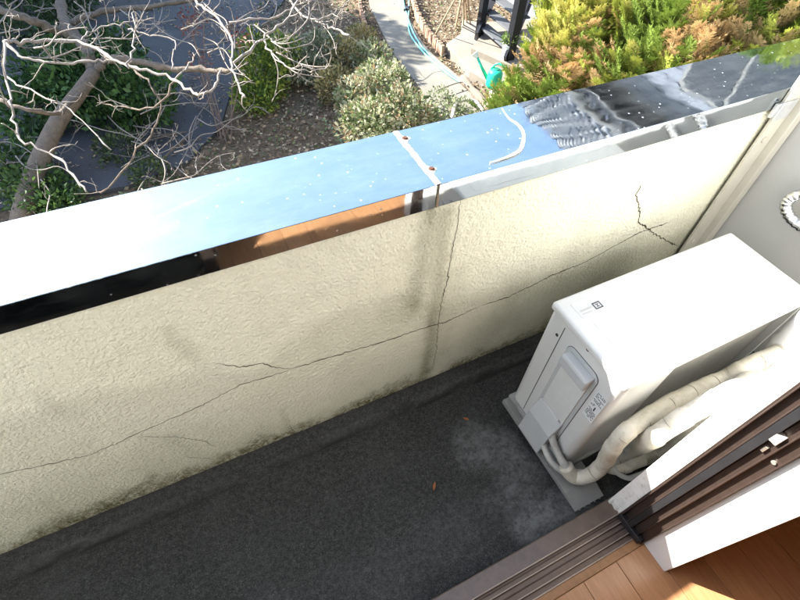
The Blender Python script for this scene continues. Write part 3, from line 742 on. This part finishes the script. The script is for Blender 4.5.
def conifer(label, cx, cy, zb, zt, r, n, seed, cols, brown=.3, L=.62, power=.75):
    g = np.random.default_rng(seed); e = empty('conifer', label, 'conifer tree', (cx, cy, zb), 'golden conifers beyond the parapet')
    e['group'] = 'conifers beyond the parapet'
    hs = g.random(n) ** .8; ang = g.random(n) * 2 * math.pi; Vs = []; Cs = []
    for h, a in zip(hs, ang):
        z = zb + .25 + (zt - zb - .25) * h; prof = (1 - h) ** power * 1.0 + .05
        k = noise.noise((math.cos(a) * 1.6 + seed, math.sin(a) * 1.6, z * 1.3)); k2 = noise.noise((math.cos(a) * 4 + seed, math.sin(a) * 4, z * 3.1))
        if k + .5 * k2 < -.42: continue
        rad = r * prof * (.80 + .42 * k + .22 * k2) * (1 - .38 * g.random() ** 2)
        p = np.array([cx + rad * math.cos(a), cy + rad * math.sin(a), z])
        tilt = math.radians(g.normal(64 - 14 * (1 - h), 9)); aa = a + g.normal(0, .35)
        d = np.array([math.cos(aa) * math.cos(tilt), math.sin(aa) * math.cos(tilt), math.sin(tilt)])
        s = np.cross(d, [0, 0, 1.]); s /= np.linalg.norm(s); nrm = np.cross(s, d); ro = g.normal(0, .5)
        s2 = s * math.cos(ro) + nrm * math.sin(ro); n2 = np.cross(s2, d)
        l = L * g.uniform(.55, 1.15) * (.75 + .4 * prof); B = SPR[g.integers(5)]
        V = p - d * l * .45 + (B[:, :1] * d + B[:, 1:2] * s2 + B[:, 2:3] * n2) * l
        Vs.append(V)
        kb = noise.noise((p[0] * 1.7 + 9, p[1] * 1.7, p[2] * 1.7)) + g.normal(0, .16)
        c = np.array(cols[1]) if kb > .05 else np.array(cols[0])
        if kb > .30: c = np.array(cols[2])
        if noise.noise((p[0] * 1.5, p[1] * 1.5 + 20, p[2] * 1.9)) + g.normal(0, .22) > .46 - brown: c = np.array(cols[3])
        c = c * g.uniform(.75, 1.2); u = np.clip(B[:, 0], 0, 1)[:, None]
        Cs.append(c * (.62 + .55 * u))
    V = np.concatenate(Vs); col = np.concatenate(Cs); Fc = np.arange(len(V)).reshape(-1, 3)
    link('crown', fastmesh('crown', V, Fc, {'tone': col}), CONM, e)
    MB().tube([(cx, cy, zb), (cx + .02, cy, (zb + zt) / 2), (cx, cy, zt - .15)], [.09, .06, .015], 8).obj('trunk', BARK, e)
    m = MB()
    for k in range(60):
        h = g.random(); a = g.random() * 6.28; z = zb + .2 + (zt - zb - .3) * h; rr_ = r * (1 - h) ** power * .8
        m.tube([(cx, cy, z - .1), (cx + rr_ * .5 * math.cos(a), cy + rr_ * .5 * math.sin(a), z + .05), (cx + rr_ * math.cos(a), cy + rr_ * math.sin(a), z + .3 * rr_ + .1)], [.018, .012, .005], 4, False)
    m.obj('branch', BARK, e)
GOLD = [(.19,.27,.045), (.38,.42,.075), (.60,.56,.15), (.60,.41,.21)]
GRN = [(.13,.23,.035), (.27,.37,.055), (.50,.55,.11), (.52,.38,.20)]
DK = [(.07,.16,.025), (.13,.26,.035), (.27,.38,.055), (.30,.26,.09)]
conifer('golden conifer with tan dead patches, leftmost above the steel cap beside the stairs', 4.82, 4.70, GZ, .35, .95, 2200, 11, GOLD, .30)
conifer('golden green conifer with browning tips, second from the left above the cap', 5.35, 3.75, GZ, 1.0, 1.15, 2600, 12, GOLD, .30)
conifer('conifer with pale yellow plumes near the middle of the conifer row', 6.15, 3.15, GZ, 2.5, 1.25, 3000, 13, GRN, .16)
conifer('dark green conifer at the right end of the row', 6.5, 2.0, GZ, 3.6, 1.35, 2900, 14, DK, -.1)
conifer('tall green conifer behind the golden ones', 6.6, 4.9, GZ, 1.0, 1.1, 1300, 15, GOLD, .12)

# ---- shrubs
PALE = [(.075,.115,.035), (.16,.20,.075), (.34,.37,.20), (.42,.40,.27), (.36,.25,.14)]
def L(px, py, z, rx, ry=None, rz=None):
    p = pt(px, py, z); return (p.x, p.y, p.z, rx, ry or rx, rz or rx * .8)
def B(px, py): p = pt(px, py, GZ); return (p.x, p.y, GZ)
shrub('pale variegated leafy shrub at the edge of the concrete path', B(400, 105), [L(382,88,-2.0,.50), L(400,112,-2.0,.45), L(360,100,-2.1,.42), L(372,60,-2.15,.38), L(420,122,-2.15,.35), L(368,122,-1.95,.40)], 9000, .075, PALE, 21)
shrub('dry yellowing shrub left of the path behind the pale one', B(350, 60), [L(345,58,-2.2,.40), L(362,40,-2.25,.32), L(335,85,-2.2,.35)], 4200, .065, [(.20,.15,.06),(.32,.26,.10),(.42,.34,.17),(.14,.15,.05)], 22)
shrub('dark glossy evergreen bush behind the bare tree trunk', B(95, 95), [L(95,85,-1.9,.75), L(60,75,-1.9,.6), L(140,95,-2.0,.55), L(110,60,-2.0,.6), L(30,110,-2.1,.5)], 9000, .10, [(.020,.055,.014),(.04,.095,.025),(.075,.15,.04)], 23)
shrub('bright green bush with yellow leaves under the branches', B(265, 75), [L(262,70,-2.0,.42,None,.6), L(280,55,-2.0,.40), L(255,95,-2.2,.35)], 5200, .075, [(.05,.10,.018),(.12,.19,.03),(.28,.32,.05)], 24)
shrub('grey green bush beside the path under the twigs', B(320, 55), [L(322,50,-2.1,.38), L(305,68,-2.2,.35)], 3200, .07, [(.09,.12,.06),(.20,.22,.13),(.32,.32,.22)], 25)
shrub('low dark shrub at the foot of the bare tree', B(15, 170), [L(10,165,-2.2,.45), L(40,190,-2.3,.4), L(60,205,-2.35,.3)], 3600, .075, [(.025,.06,.015),(.05,.10,.025),(.09,.15,.04)], 26)
shrub('dark low bush in the shade behind the steel cap', B(200, 130), [L(150,175,-2.35,.3), L(120,150,-2.35,.35)], 1600, .06, [(.03,.055,.02),(.07,.10,.035)], 27)
shrub('rounded green bush far behind the bare tree', B(20, 10), [L(20,5,-1.9,.8), L(60,-10,-1.9,.7)], 3200, .11, [(.03,.06,.02),(.05,.09,.03)], 28)
shrub('small grey green herb at the near end of the path', B(450, 105), [L(440,98,-2.25,.22), L(452,112,-2.25,.2), L(462,106,-2.2,.18)], 800, .055, [(.16,.2,.09),(.30,.34,.2)], 29)
# sprig standing in front of the cap
def sprig(label, base, tips, seed, col, ll=.06, nl=26):
    e = empty('leafy_sprig', label, 'plant', base); g = random.Random(seed); m = MB(); lv = MB()
    for t in tips:
        P = catmull([base, (Vector(base) + Vector(t)) / 2 + Vector((g.uniform(-.04,.04), g.uniform(-.04,.04), .03)), t], 8)
        m.tube(P, .006, 5)
        for k in range(nl):
            p = P[int(len(P) * (.25 + .74 * k / nl))]; a = k * 2.4; d = Vector((math.cos(a), math.sin(a), .5)).normalized(); s = d.cross(Vector((0,0,1))).normalized()
            q = ll * g.uniform(.7, 1.2); lv.add([p, p + d*q*.5 + s*q*.25, p + d*q, p + d*q*.5 - s*q*.25], [(0,1,2),(0,2,3)])
    m.obj('stem', REDTW, e)
    me = lv.mesh('leaves'); c = me.attributes.new('tone', 'FLOAT_COLOR', 'POINT'); 
    arr = np.repeat([[*[x * g.uniform(.7, 1.3) for x in col], 1.] for _ in range(len(me.vertices) // 4)], 4, axis=0)
    c.data.foreach_set('color', arr.astype(np.float32).ravel()); link('leaves', me, LEAFM, e)
b = B(345, 152); sprig('bright green upright sprig just beyond the steel cap', b, [pt(322,118,-2.05), pt(334,132,-2.2), pt(345,138,-2.25)], 5, (.26,.38,.20))
b = B(505, 132); sprig('bright green feathery shoots in front of the watering can', b, [pt(481,92,-2.1), pt(484,84,-2.05), pt(498,96,-2.0), pt(502,88,-2.0)], 6, (.22,.40,.09), .05, 34)

# ---- bare tree
tree = empty('bare_tree', 'bare leafless tree with crooked trunk and pale knobbly branches at the left', 'tree', B(20, 205))
T = MB()
trunk = [pt(20,235,-2.55), pt(25,205,-2.3), pt(38,165,-2.05), pt(58,122,-1.8), pt(80,92,-1.6), pt(94,72,-1.5)]
T.tube(catmull(trunk, 6), list(np.linspace(.135, .085, 31)), 14)
T.obj('trunk', BARK, tree, smooth=True)
gb = random.Random(12)
def limb(pts, r0, r1, mat=TWIG, sub=6, name='branch', bumpy=.12, sides=8):
    P = catmull(pts, sub); n = len(P)
    P = [p + Vector((gb.gauss(0, .012), gb.gauss(0, .012), gb.gauss(0, .012))) for p in P]
    rad = [(r0 + (r1 - r0) * i / (n - 1)) * (1 + bumpy * gb.uniform(-1, 1) + (.35 if i % 7 == 3 else 0)) for i in range(n)]
    MB().tube(P, rad, sides).obj(name, mat, tree, smooth=True); return P
TW = MB()
def twigs(P, n, length, r=.006, depth=2, updir=None):
    for _ in range(n):
        i = gb.randrange(1, len(P)); p = P[i]; t = (P[i] - P[i-1]).normalized()
        d = (t * gb.uniform(.1, .8) + Vector((gb.gauss(0,1), gb.gauss(0,1), gb.gauss(.35,.8))).normalized()).normalized()
        l = length * gb.uniform(.4, 1.2); pts = [p]; q = p.copy(); k = 7
        for s in range(k):
            d = (d + Vector((gb.gauss(0,.28), gb.gauss(0,.28), gb.gauss(.05,.28)))).normalized(); q = q + d * l / k; pts.append(q.copy())
        TW.tube(pts, [r * (1 - .65 * s / k) * (1.35 if s % 2 else .9) for s in range(k + 1)], 5)
        if depth > 1: twigs([Vector(x) for x in pts], 2 if gb.random() < .6 else 1, l * .5, r * .65, depth - 1)
b1 = limb([pt(94,72,-1.5), pt(84,48,-1.35), pt(66,25,-1.25), pt(60,0,-1.15), pt(70,-30,-1.0)], .085, .06, BARK)
limb([pt(80,92,-1.6), pt(60,112,-1.4), pt(30,110,-1.2), pt(0,100,-1.1)], .03, .02, BARK)
b2 = limb([pt(94,72,-1.5), pt(108,60,-1.4), pt(130,60,-1.35), pt(165,68,-1.3), pt(200,70,-1.3), pt(232,72,-1.2)], .055, .028, BARK)
b3 = limb([pt(4,42,-.7), pt(30,42,-.75), pt(78,42,-.8), pt(112,58,-.8), pt(135,68,-.8), pt(170,77,-.8), pt(190,90,-.75), pt(208,94,-.7), pt(222,72,-.6)], .022, .010)
b4 = limb([pt(4,42,-.7), pt(20,55,-.75), pt(50,62,-.8), pt(90,62,-.85), pt(115,60,-.85)], .016, .011)
b5 = limb([pt(66,25,-1.25), pt(110,10,-1.2), pt(160,6,-1.15), pt(200,-2,-1.1), pt(240,-5,-1.0)], .045, .025, BARK)
b6 = limb([pt(0,10,-.9), pt(30,20,-1.0), pt(55,30,-1.2), pt(75,35,-1.3)], .05, .06, BARK)
b7 = limb([pt(195,0,-.6), pt(215,15,-.6), pt(232,40,-.6), pt(232,65,-.6), pt(240,90,-.65), pt(244,97,-.65)], .016, .008)
b8 = limb([pt(230,22,-.7), pt(270,18,-.7), pt(300,5,-.7), pt(315,-10,-.7)], .013, .009)
b9 = limb([pt(235,62,-.7), pt(262,38,-.65), pt(285,20,-.6), pt(300,-5,-.6)], .016, .010)
b10 = limb([pt(262,38,-.7), pt(275,58,-.7), pt(300,70,-.7), pt(330,66,-.7)], .010, .005)
b11 = limb([pt(290,0,-.8), pt(310,20,-.75), pt(335,12,-.7), pt(350,0,-.7)], .014, .007)
b12 = limb([pt(315,20,-.9), pt(332,28,-.85), pt(350,36,-.8)], .012, .014)
b13 = limb([pt(4,42,-.6), pt(6,80,-.7), pt(14,115,-.8), pt(22,140,-.9), pt(60,160,-1.0), pt(90,192,-1.1)], .013, .009)
b14 = limb([pt(8,78,-1.0), pt(40,95,-1.0), pt(70,110,-1.05), pt(110,150,-1.2)], .011, .006)
b15 = limb([pt(125,62,-.9), pt(150,85,-1.0), pt(160,110,-1.2), pt(140,150,-1.5), pt(100,195,-1.8)], .012, .010, BARK)
b16 = limb([pt(175,78,-.8), pt(160,105,-1.0), pt(120,108,-1.2), pt(100,100,-1.3)], .012, .006, BARK)
b17 = limb([pt(78,42,-.8), pt(95,30,-.8), pt(120,24,-.75), pt(156,18,-.7)], .010, .006)
b18 = limb([pt(128,68,-.8), pt(135,40,-.7), pt(133,10,-.6)], .011, .006)
b19 = limb([pt(175,77,-.8), pt(192,62,-.75), pt(195,52,-.7)], .010, .006)
b20 = limb([pt(128,28,-.7), pt(150,36,-.7), pt(174,41,-.7), pt(172,70,-.7)], .009, .006)
for b_, n_ in ((b3, 7), (b4, 5), (b5, 7), (b7, 6), (b8, 7), (b9, 8), (b10, 6), (b11, 8), (b12, 3), (b13, 6), (b14, 5), (b15, 3), (b16, 4), (b17, 4), (b18, 5), (b20, 3), (b2, 6), (b6, 4), (b1, 4)):
    twigs(b_, n_, .42, .0065)
for _ in range(34):
    x_, y_ = gb.uniform(-10, 215), gb.uniform(70, 190); z_ = gb.uniform(-2.35, -1.8); a_ = gb.uniform(-.6, 2.4); q_ = []
    for k in range(6):
        q_.append(pt(x_, y_, z_)); x_ += 16 * math.cos(a_); y_ += 16 * math.sin(a_); a_ += gb.gauss(0, .35); z_ += gb.gauss(0, .04)
    P = catmull(q_, 4); TW.tube(P, [.010 - .0065 * i / len(P) for i in range(len(P))], 5); twigs(P, 3, .35, .005)
for _ in range(30):
    x_, y_ = gb.uniform(-20, 330), gb.uniform(-10, 60); z_ = gb.uniform(-1.35, -.6); a_ = gb.uniform(-.9, .9); q_ = []
    for k in range(5):
        q_.append(pt(x_, y_, z_)); x_ += 15 * math.cos(a_); y_ += 15 * math.sin(a_); a_ += gb.gauss(0, .45); z_ += gb.gauss(0, .04)
    P = catmull(q_, 4); TW.tube(P, [.010 - .006 * i / len(P) for i in range(len(P))], 5); twigs(P, 4, .32, .0055)
o = TW.obj('twigs', TWIG, tree, smooth=True); o['kind'] = 'stuff'

# reddish upright stems (nandina) behind the branches
nd = empty('red_stemmed_shrub', 'thin upright shrub with reddish leaves behind the bare branches', 'shrub', B(215, 150)); m = MB(); tips = []
gn = random.Random(4)
for k in range(8):
    p0 = pt(222 + gn.uniform(-8, 10), 146 + gn.uniform(-10, 8), GZ); t_ = pt(196 + gn.uniform(-22, 50), 12 + gn.uniform(0, 50), gn.uniform(-1.5, -1.1))
    mid = (p0 + t_) / 2 + Vector((gn.uniform(-.14, .14), gn.uniform(-.1, .1), gn.uniform(-.05, .1)))
    m.tube(catmull([p0, mid, t_], 5), .008, 5); tips.append(t_)
    for q in range(3): m.tube([mid.lerp(t_, .3 * q), mid.lerp(t_, .3 * q) + Vector((gn.uniform(-.2,.2), gn.uniform(-.2,.2), gn.uniform(.1,.3)))], .004, 4)
m.obj('stem', REDTW, nd)
leaf_cloud('foliage', [(t_.x, t_.y, t_.z, .16, .16, .14) for t_ in tips], 520, .05, [(.22,.05,.035), (.16,.04,.03), (.26,.12,.07)], nd, None, .1, .4, 41)

# leaf litter and twigs on the ground
g = np.random.default_rng(5)
def litter(name, label, n, x0, x1, y0, y1, s, cols, seed, avoid=True, dens=None):
    g = np.random.default_rng(seed); X = g.uniform(x0, x1, n * 3); Y = g.uniform(y0, y1, n * 3)
    lx = np.array([p.x for p in pl]); ly = np.array([p.y for p in pl]); rx = np.array([p.x for p in pr_]); ry = np.array([p.y for p in pr_])
    o1 = np.argsort(ly); o2 = np.argsort(ry); onp = (X > np.interp(Y, ly[o1], lx[o1]) - .02) & (X < np.interp(Y, ry[o2], rx[o2]) + .05)
    onp &= g.random(len(X)) > .02
    yx = np.interp(Y, [6.2, 6.6, 7.3, 8.2, 9.6, 12.0, 16], [-3, -.6, .4, 1.05, 1.5, 2.3, 4.0]); yard_ = (X < yx) & (g.random(len(X)) > .30) & (g.random(len(X)) > .06)
    k = ~(onp | yard_); X = X[k][:n]; Y = Y[k][:n]; n = len(X)
    Z = np.array([GZ + .045 + .07 * noise.noise((x * 1.2, y * 1.2, 3.1)) for x, y in zip(X, Y)]) + g.random(n) * .05
    P = np.c_[X, Y, Z]; ax = g.normal(size=(n, 3)) * [1, 1, .35]; ax /= np.linalg.norm(ax, axis=1)[:, None]
    sd = np.cross(ax, g.normal(size=(n, 3)) * [.3, .3, 1]); sd /= np.linalg.norm(sd, axis=1)[:, None]
    q = s * (.5 + g.random(n))[:, None]; V = np.stack([P, P + ax*q*.5 + sd*q*.3, P + ax*q, P + ax*q*.5 - sd*q*.3], 1).reshape(-1, 3)
    f = np.arange(4 * n).reshape(n, 4); f = np.concatenate([f[:, [0,1,2]], f[:, [0,2,3]]])
    c = np.array(cols)[g.integers(0, len(cols), n)] * (.7 + .6 * g.random(n))[:, None]
    o = link(name, fastmesh(name, V, f, {'tone': np.repeat(c, 4, axis=0)}), DEADLEAF); meta(o, label, 'fallen leaves', None, 'stuff')
litter('leaf_litter', 'brown fallen leaves and dry grass scattered over the garden soil', 26000, -5, 9, 4, 15, .06, [(.20,.13,.08),(.30,.22,.14),(.12,.08,.05),(.38,.30,.21)], 3)
litter('low_weeds', 'low green weeds growing between the fallen leaves', 5000, -5, 9, 4, 15, .06, [(.06,.10,.03),(.12,.16,.05),(.20,.22,.10)], 4)

# brick edging along the path
be = empty('brick_edging', 'scalloped row of upright tan bricks edging the planting bed', 'garden edging', pt(425, 30, GZ))
bm = MB(); bm.prism([(-.045, 0), (.045, 0), (.045, .16), (.03, .195), (0, .205), (-.03, .195), (-.045, .16)], 1, -.03, .03); bmesh_ = bm.mesh('brick'); bmesh_.materials.append(BRICKM)
EP = catmull([pt(x, y, GZ + .1) for x, y in ((404,-28),(410,-8),(414,8),(420,24),(430,40),(444,55))], 14); acc = 0; kk = 0
for a_, b_ in zip(EP, EP[1:]):
    acc += (b_ - a_).length
    if acc > .098:
        acc = 0; o = bpy.data.objects.new('brick', bmesh_); C.objects.link(o); o.parent = be
        d = (b_ - a_); o.location = Vector((a_.x, a_.y, GZ + .06 + random.uniform(-.015, .015))) - be.location; o.rotation_euler = (random.uniform(-.08,.08), random.uniform(-.05,.05), math.atan2(d.y, d.x) + random.uniform(-.1,.1))
# second edging at the left side of the path
be2 = empty('brick_edging', 'straight row of tan bricks on the left side of the path near the top', 'garden edging', pt(370, 10, GZ)); acc = 0
EP = catmull([pt(x, y, GZ + .1) for x, y in ((357,-25),(359,-5),(361,12),(366,30),(372,44))], 14)
for a_, b_ in zip(EP, EP[1:]):
    acc += (b_ - a_).length
    if acc > .10:
        acc = 0; o = bpy.data.objects.new('brick', bmesh_); C.objects.link(o); o.parent = be2
        d = (b_ - a_); o.location = Vector((a_.x, a_.y, GZ + .02 + random.uniform(-.015, .015))) - be2.location; o.rotation_euler = (0, 0, math.atan2(d.y, d.x) + random.uniform(-.1,.1))
# garden hose, two strands
P1 = [pt(x, y, GZ + .11) for x, y in ((401,-25),(403,0),(407,15),(413,32),(423,48),(438,62),(452,74),(463,82))]
P2 = [pt(x, y, GZ + .11) for x, y in ((465,84),(455,79),(440,68),(424,53),(411,36),(408,22),(409,5),(408,-25))]
o = MB().tube(catmull(P1 + P2, 8), .018, 8).obj('garden_hose', HOSEM, None, smooth=True); meta(o, 'pale teal garden hose laid double along the brick edging', 'hose')
hb = pt(407, 9, GZ + .13); m = MB(); m.obox(hb + Vector((-.09, -.05, 0)), hb + Vector((.09, .05, .02)), .05, .05); m.obox(hb + Vector((0, -.1, .02)), hb + Vector((0, .12, .02)), .03, .03)
o = m.obj('hose_connector', BLACKST, None, .006); meta(o, 'black hose connector lying on the teal hose', 'hose connector')
# stone curb pieces at the near end of the path
for i, (a_, b_, lab) in enumerate((((462,78),(492,112),'dark weathered timber log edging the path near the watering can'), ((494,93),(488,108),'short pale stone beside the watering can'))):
    pa_, pb_ = pt(*a_, GZ + .15), pt(*b_, GZ + .15); m = MB(); P = [pa_.lerp(pb_, t) for t in np.linspace(0, 1, 9)]
    m.tube(P, [.07 + .015 * math.sin(k * 1.7) for k in range(9)], 9); o = m.obj(['timber_log', 'edging_stone'][i], [simple('old_timber', (.16,.12,.09), .9, 0, .3, 12, .01, 30), simple('pale_stone', (.45,.38,.30), .9, 0, .2, 8)][i], None, smooth=True); meta(o, lab, ['log', 'stone'][i])
P = catmull([pt(x, y, GZ + .2) for x, y in ((436,91),(448,86),(462,82),(468,86))], 5); o = MB().tube(P, .012, 6).obj('fallen_branch', TWIG, None, smooth=True); meta(o, 'thin bare stick lying across the end of the path', 'branch')
P = catmull([pt(x, y, GZ + .35) for x, y in ((452,118),(456,104),(466,100),(476,102),(484,112))], 6); o = MB().tube(P, .03, 8).obj('bent_pipe', simple('grey_tube', (.45,.42,.38), .6), None, smooth=True); meta(o, 'grey bent pipe sticking up just beyond the cap', 'pipe')

# watering can
wc = pt(493, 86, GZ + .22); can = empty('watering_can', 'green plastic watering can standing on the concrete landing', 'watering can', wc)
m = MB(); z0 = GZ + .22; cx, cy = wc.x, wc.y
m.tube([(cx, cy, z0), (cx, cy, z0 + .03), (cx, cy, z0 + .24), (cx, cy, z0 + .28), (cx, cy, z0 + .30)], [.125, .14, .13, .11, .06], 20); m.obj('body', CANM, can, smooth=True)
m = MB(); m.tube([(cx, cy, z0 + .30), (cx, cy, z0 + .315)], [.06, .055], 16); m.obj('filler_opening', simple('can_inside', (.01,.25,.14), .5), can)
dv = Vector((-.55, .75, 0)).normalized(); c0 = Vector((cx, cy, z0))
m = MB(); m.tube([c0 + dv * .10 + Vector((0,0,.07)), c0 + dv * .28 + Vector((0,0,.28)), c0 + dv * .38 + Vector((0,0,.42))], [.035, .024, .02], 10); sp_ = m.obj('spout', CANM, can, smooth=True)
m = MB(); m.tube([c0 + dv * .375 + Vector((0,0,.41)), c0 + dv * .44 + Vector((0,0,.47))], [.025, .06], 14); m.obj('rose', CANW, sp_)
m = MB(); m.tube(catmull([c0 - dv * .12 + Vector((0,0,.08)), c0 - dv * .23 + Vector((0,0,.18)), c0 - dv * .20 + Vector((0,0,.33)), c0 - dv * .02 + Vector((0,0,.40)), c0 + dv * .09 + Vector((0,0,.29))], 6), .017, 8); m.obj('handle', CANM, can, smooth=True)
# pot with plant
pp = pt(506, 58, GZ + .34); pot = empty('potted_plant', 'small green plant in a white pot beside the stair post', 'potted plant', pp)
m = MB(); m.tube([pp, pp + Vector((0,0,.24)), pp + Vector((0,0,.25))], [.085, .11, .12], 16); m.obj('pot', POTM, pot)
leaf_cloud('leaves', [(pp.x, pp.y, pp.z + .34, .13, .13, .10)], 260, .07, [(.09,.16,.04),(.2,.28,.08)], pot, None, .6, .3, 61)

# stairs: black steel
st = empty('outdoor_stairs', 'black steel outdoor stairs with grey treads beyond the landing', 'stairs', pt(490, 50, GZ + .3))
A0 = pt(479, 36, GZ + .30); B0 = pt(508, 61, GZ + .3)
def post(p, h, w, name='post'): MB().box(p.x - w/2, p.x + w/2, p.y - w/2, p.y + w/2, p.z - .1, p.z + h).obj(name, BLACKST, st, .004)
post(A0, 3.0, .13); post(B0, 3.0, .15)
up = Vector((.80, .60, 0)).normalized(); rise = .19; run = .25
side = (B0 - A0); side.z = 0
for s0, off in ((A0, .03), (B0, -.03)):
    s0 = s0 + side.normalized() * off; MB().obox(s0 + up * -.15 + Vector((0,0,.05)), s0 + up * 2.6 + Vector((0,0,2.15)), .05, .24).obj('stringer', BLACKST, st)
    MB().obox(s0 + up * -.05 + Vector((0,0,.95)), s0 + up * 2.6 + Vector((0,0,3.05)), .05, .06).obj('handrail', BLACKST, st)
for k in range(9):
    c_ = A0 + up * (run * k + .12) + Vector((0, 0, rise * (k + 1) - .02)); e_ = B0 + up * (run * k + .12) + Vector((0, 0, rise * (k + 1) - .02))
    MB().obox(c_, e_, .24, .03).obj('tread', TREADM, st, .004)
for k in range(7):
    q = B0 + up * (.28 * k + .15) + Vector((0, 0, .2 + .22 * k)); MB().obox(q, q + Vector((0, 0, .85)), .025, .025, (1, 0, 0)).obj('baluster', BLACKST, st)
# tripod of garden stakes
gs = empty('garden_stakes', 'bundle of thin wooden garden stakes leaning together over dry soil', 'stakes', pt(462, 20, GZ))
tp_ = pt(465, -12, GZ + 1.3)
for x, y in ((455, 30), (463, 31), (467, 28), (471, 30), (432, 40)):
    q = pt(x, y, GZ); MB().obox(q, tp_ + Vector((random.uniform(-.05,.05), random.uniform(-.05,.05), .1)), .02 if x < 440 else .035, .025, (1, 0, 0)).obj('stake', simple('stake_wood', (.36,.26,.17), .85, 0, .3, 12), gs)

# ================================================================= NEIGHBOURS
def gable_house(name, label, x0, x1, y0, y1, ze, zr, wallm, roofm, wins):
    e = empty(name, label, 'house', ((x0+x1)/2, (y0+y1)/2, GZ))
    MB().prism([(y0, GZ), (y1, GZ), (y1, ze), ((y0+y1)/2, zr - .15), (y0, ze)], 0, x0, x1).obj('wall', wallm, e)
    m = MB(); ym = (y0 + y1) / 2; ov = .5; n = 16
    for sgn, ya in ((-1, y0 - ov), (1, y1 + ov)):
        sl_ = (zr - ze) / (ym - y0); za = ze - ov * sl_
        for k in range(n):
            t0, t1 = k / n, (k + 1) / n; yA = ya + (ym - ya) * t0; yB = ya + (ym - ya) * t1; zA = za + (zr - za) * t0; zB = za + (zr - za) * t1
            m.add([(x0 - ov, yA, zA + .09), (x1 + ov, yA, zA + .09), (x1 + ov, yB, zB + .045), (x0 - ov, yB, zB + .045), (x0 - ov, yA, zA), (x1 + ov, yA, zA), (x1 + ov, yB, zB), (x0 - ov, yB, zB)],
                  [(0,1,2,3), (4,7,6,5), (0,4,5,1), (0,3,7,4), (1,5,6,2), (3,2,6,7)])
    m.obj('roof', roofm, e)
    for s_, yy in ((-1, y0 - ov), (1, y1 + ov)):
        m = MB(); m.tube([(x0 - ov, yy + s_ * .06, ze - .35), (x1 + ov, yy + s_ * .06, ze - .35)], .07, 8); m.obj('gutter', POTM, e)
    for a, b, z0, z1 in wins:
        w = MB().box(x0 - .06, x0 + .04, a, b, z0, z1).obj('window', WHITEP, e, .01); MB().box(x0 - .07, x0 - .062, a + .07, b - .07, z0 + .07, z1 - .07).obj('pane', GLASSD, w)
    return e
nh = empty('house', 'dark slate roofed neighbouring house beyond the stairs and conifers', 'house', (11, 7, GZ))
NX0, NX1, NY0, NY1, NE, NR = 7.9, 16.0, 1.0, 12.3, 5.6, 9.9
MB().prism([(NX0, GZ), (NX1, GZ), (NX1, NE), ((NX0 + NX1) / 2, NR - .2), (NX0, NE)], 1, NY0, NY1).obj('wall', NWALL, nh)
m = MB(); xm = (NX0 + NX1) / 2; nrow = 16
for sg, xa in ((-1, NX0 - .6), (1, NX1 + .6)):
    slp = (NR - NE) / (xm - NX0); za = NE - .6 * slp
    for k in range(nrow):
        t0, t1 = k / nrow, (k + 1) / nrow; xA = xa + (xm - xa) * t0; xB = xa + (xm - xa) * t1; zA = za + (NR - za) * t0; zB = za + (NR - za) * t1
        m.add([(xA, NY0 - .5, zA + .12), (xA, NY1 + .5, zA + .12), (xB, NY1 + .5, zB + .04), (xB, NY0 - .5, zB + .04), (xA, NY0 - .5, zA), (xA, NY1 + .5, zA), (xB, NY1 + .5, zB), (xB, NY0 - .5, zB)],
              [(0,1,2,3), (4,7,6,5), (0,4,5,1), (0,3,7,4), (1,5,6,2), (3,2,6,7)])
    for q in range(32):
        yq = NY0 - .4 + q * (NY1 - NY0 + .8) / 31; m.obox((xa, yq, za + .13), (xm, yq, NR + .09), .06, .06)
m.obj('roof', TILE, nh)
m = MB(); m.tube([(NX0 - .68, NY0 - .5, NE - .42), (NX0 - .68, NY1 + .5, NE - .42)], .08, 8); m.tube([(NX0 - .05, NY1 - .3, NE - .5), (NX0 - .05, NY1 - .3, GZ)], .05, 8); m.obj('gutter', TREADM, nh)
for a, b, z0, z1 in ((7.2, 8.9, 3.0, 4.2), (3.2, 5.0, 3.0, 4.2), (7.4, 9.0, .3, 1.6), (4.0, 5.6, .2, 1.8)):
    w = MB().box(NX0 - .06, NX0 + .04, a, b, z0, z1).obj('window', TREADM, nh, .01); w_ = MB().box(NX0 - .07, NX0 - .062, a + .07, (a + b) / 2 - .03, z0 + .07, z1 - .07).obj('pane', GLASSD, w); MB().box(NX0 - .07, NX0 - .062, (a + b) / 2 + .03, b - .07, z0 + .07, z1 - .07).obj('pane', GLASSD, w)
m = MB()
for k in range(26): m.box(NX0 - .022, NX0 - .002, NY0, NY1, -.6 + k * .22, -.6 + k * .22 + .19)
m.obj('siding_board', NWALL, nh)

gable_house('house', 'unseen pale house added at the far left to shade the garden', -13, -3.2, 12.5, 19, 3.4, 4.8, HOUSEW, TILE, [])  # added out of frame to cast shade over the left garden
# unseen broad evergreen added to shade the yard
bt = empty('added_evergreen', 'unseen dense evergreen tree added beyond the yard to shade it', 'tree', (-1.6, 15.5, GZ))
MB().tube([(-1.6,15.5,GZ), (-1.5,15.5,0), (-1.6,15.5,2)], [.25,.18,.1], 10).obj('trunk', BARK, bt)
leaf_cloud('crown', [(-1.6,15.5,.6,1.9,1.8,1.9), (-.6,15.2,.2,1.5,1.4,1.3), (-2.8,15.4,.0,1.5,1.4,1.4), (-1.4,15.4,2.4,1.3,1.3,1.2)], 16000, .17, [(.03,.06,.02),(.06,.10,.03)], bt, None, .2, .6, 71)
bpy.context.view_layer.update()
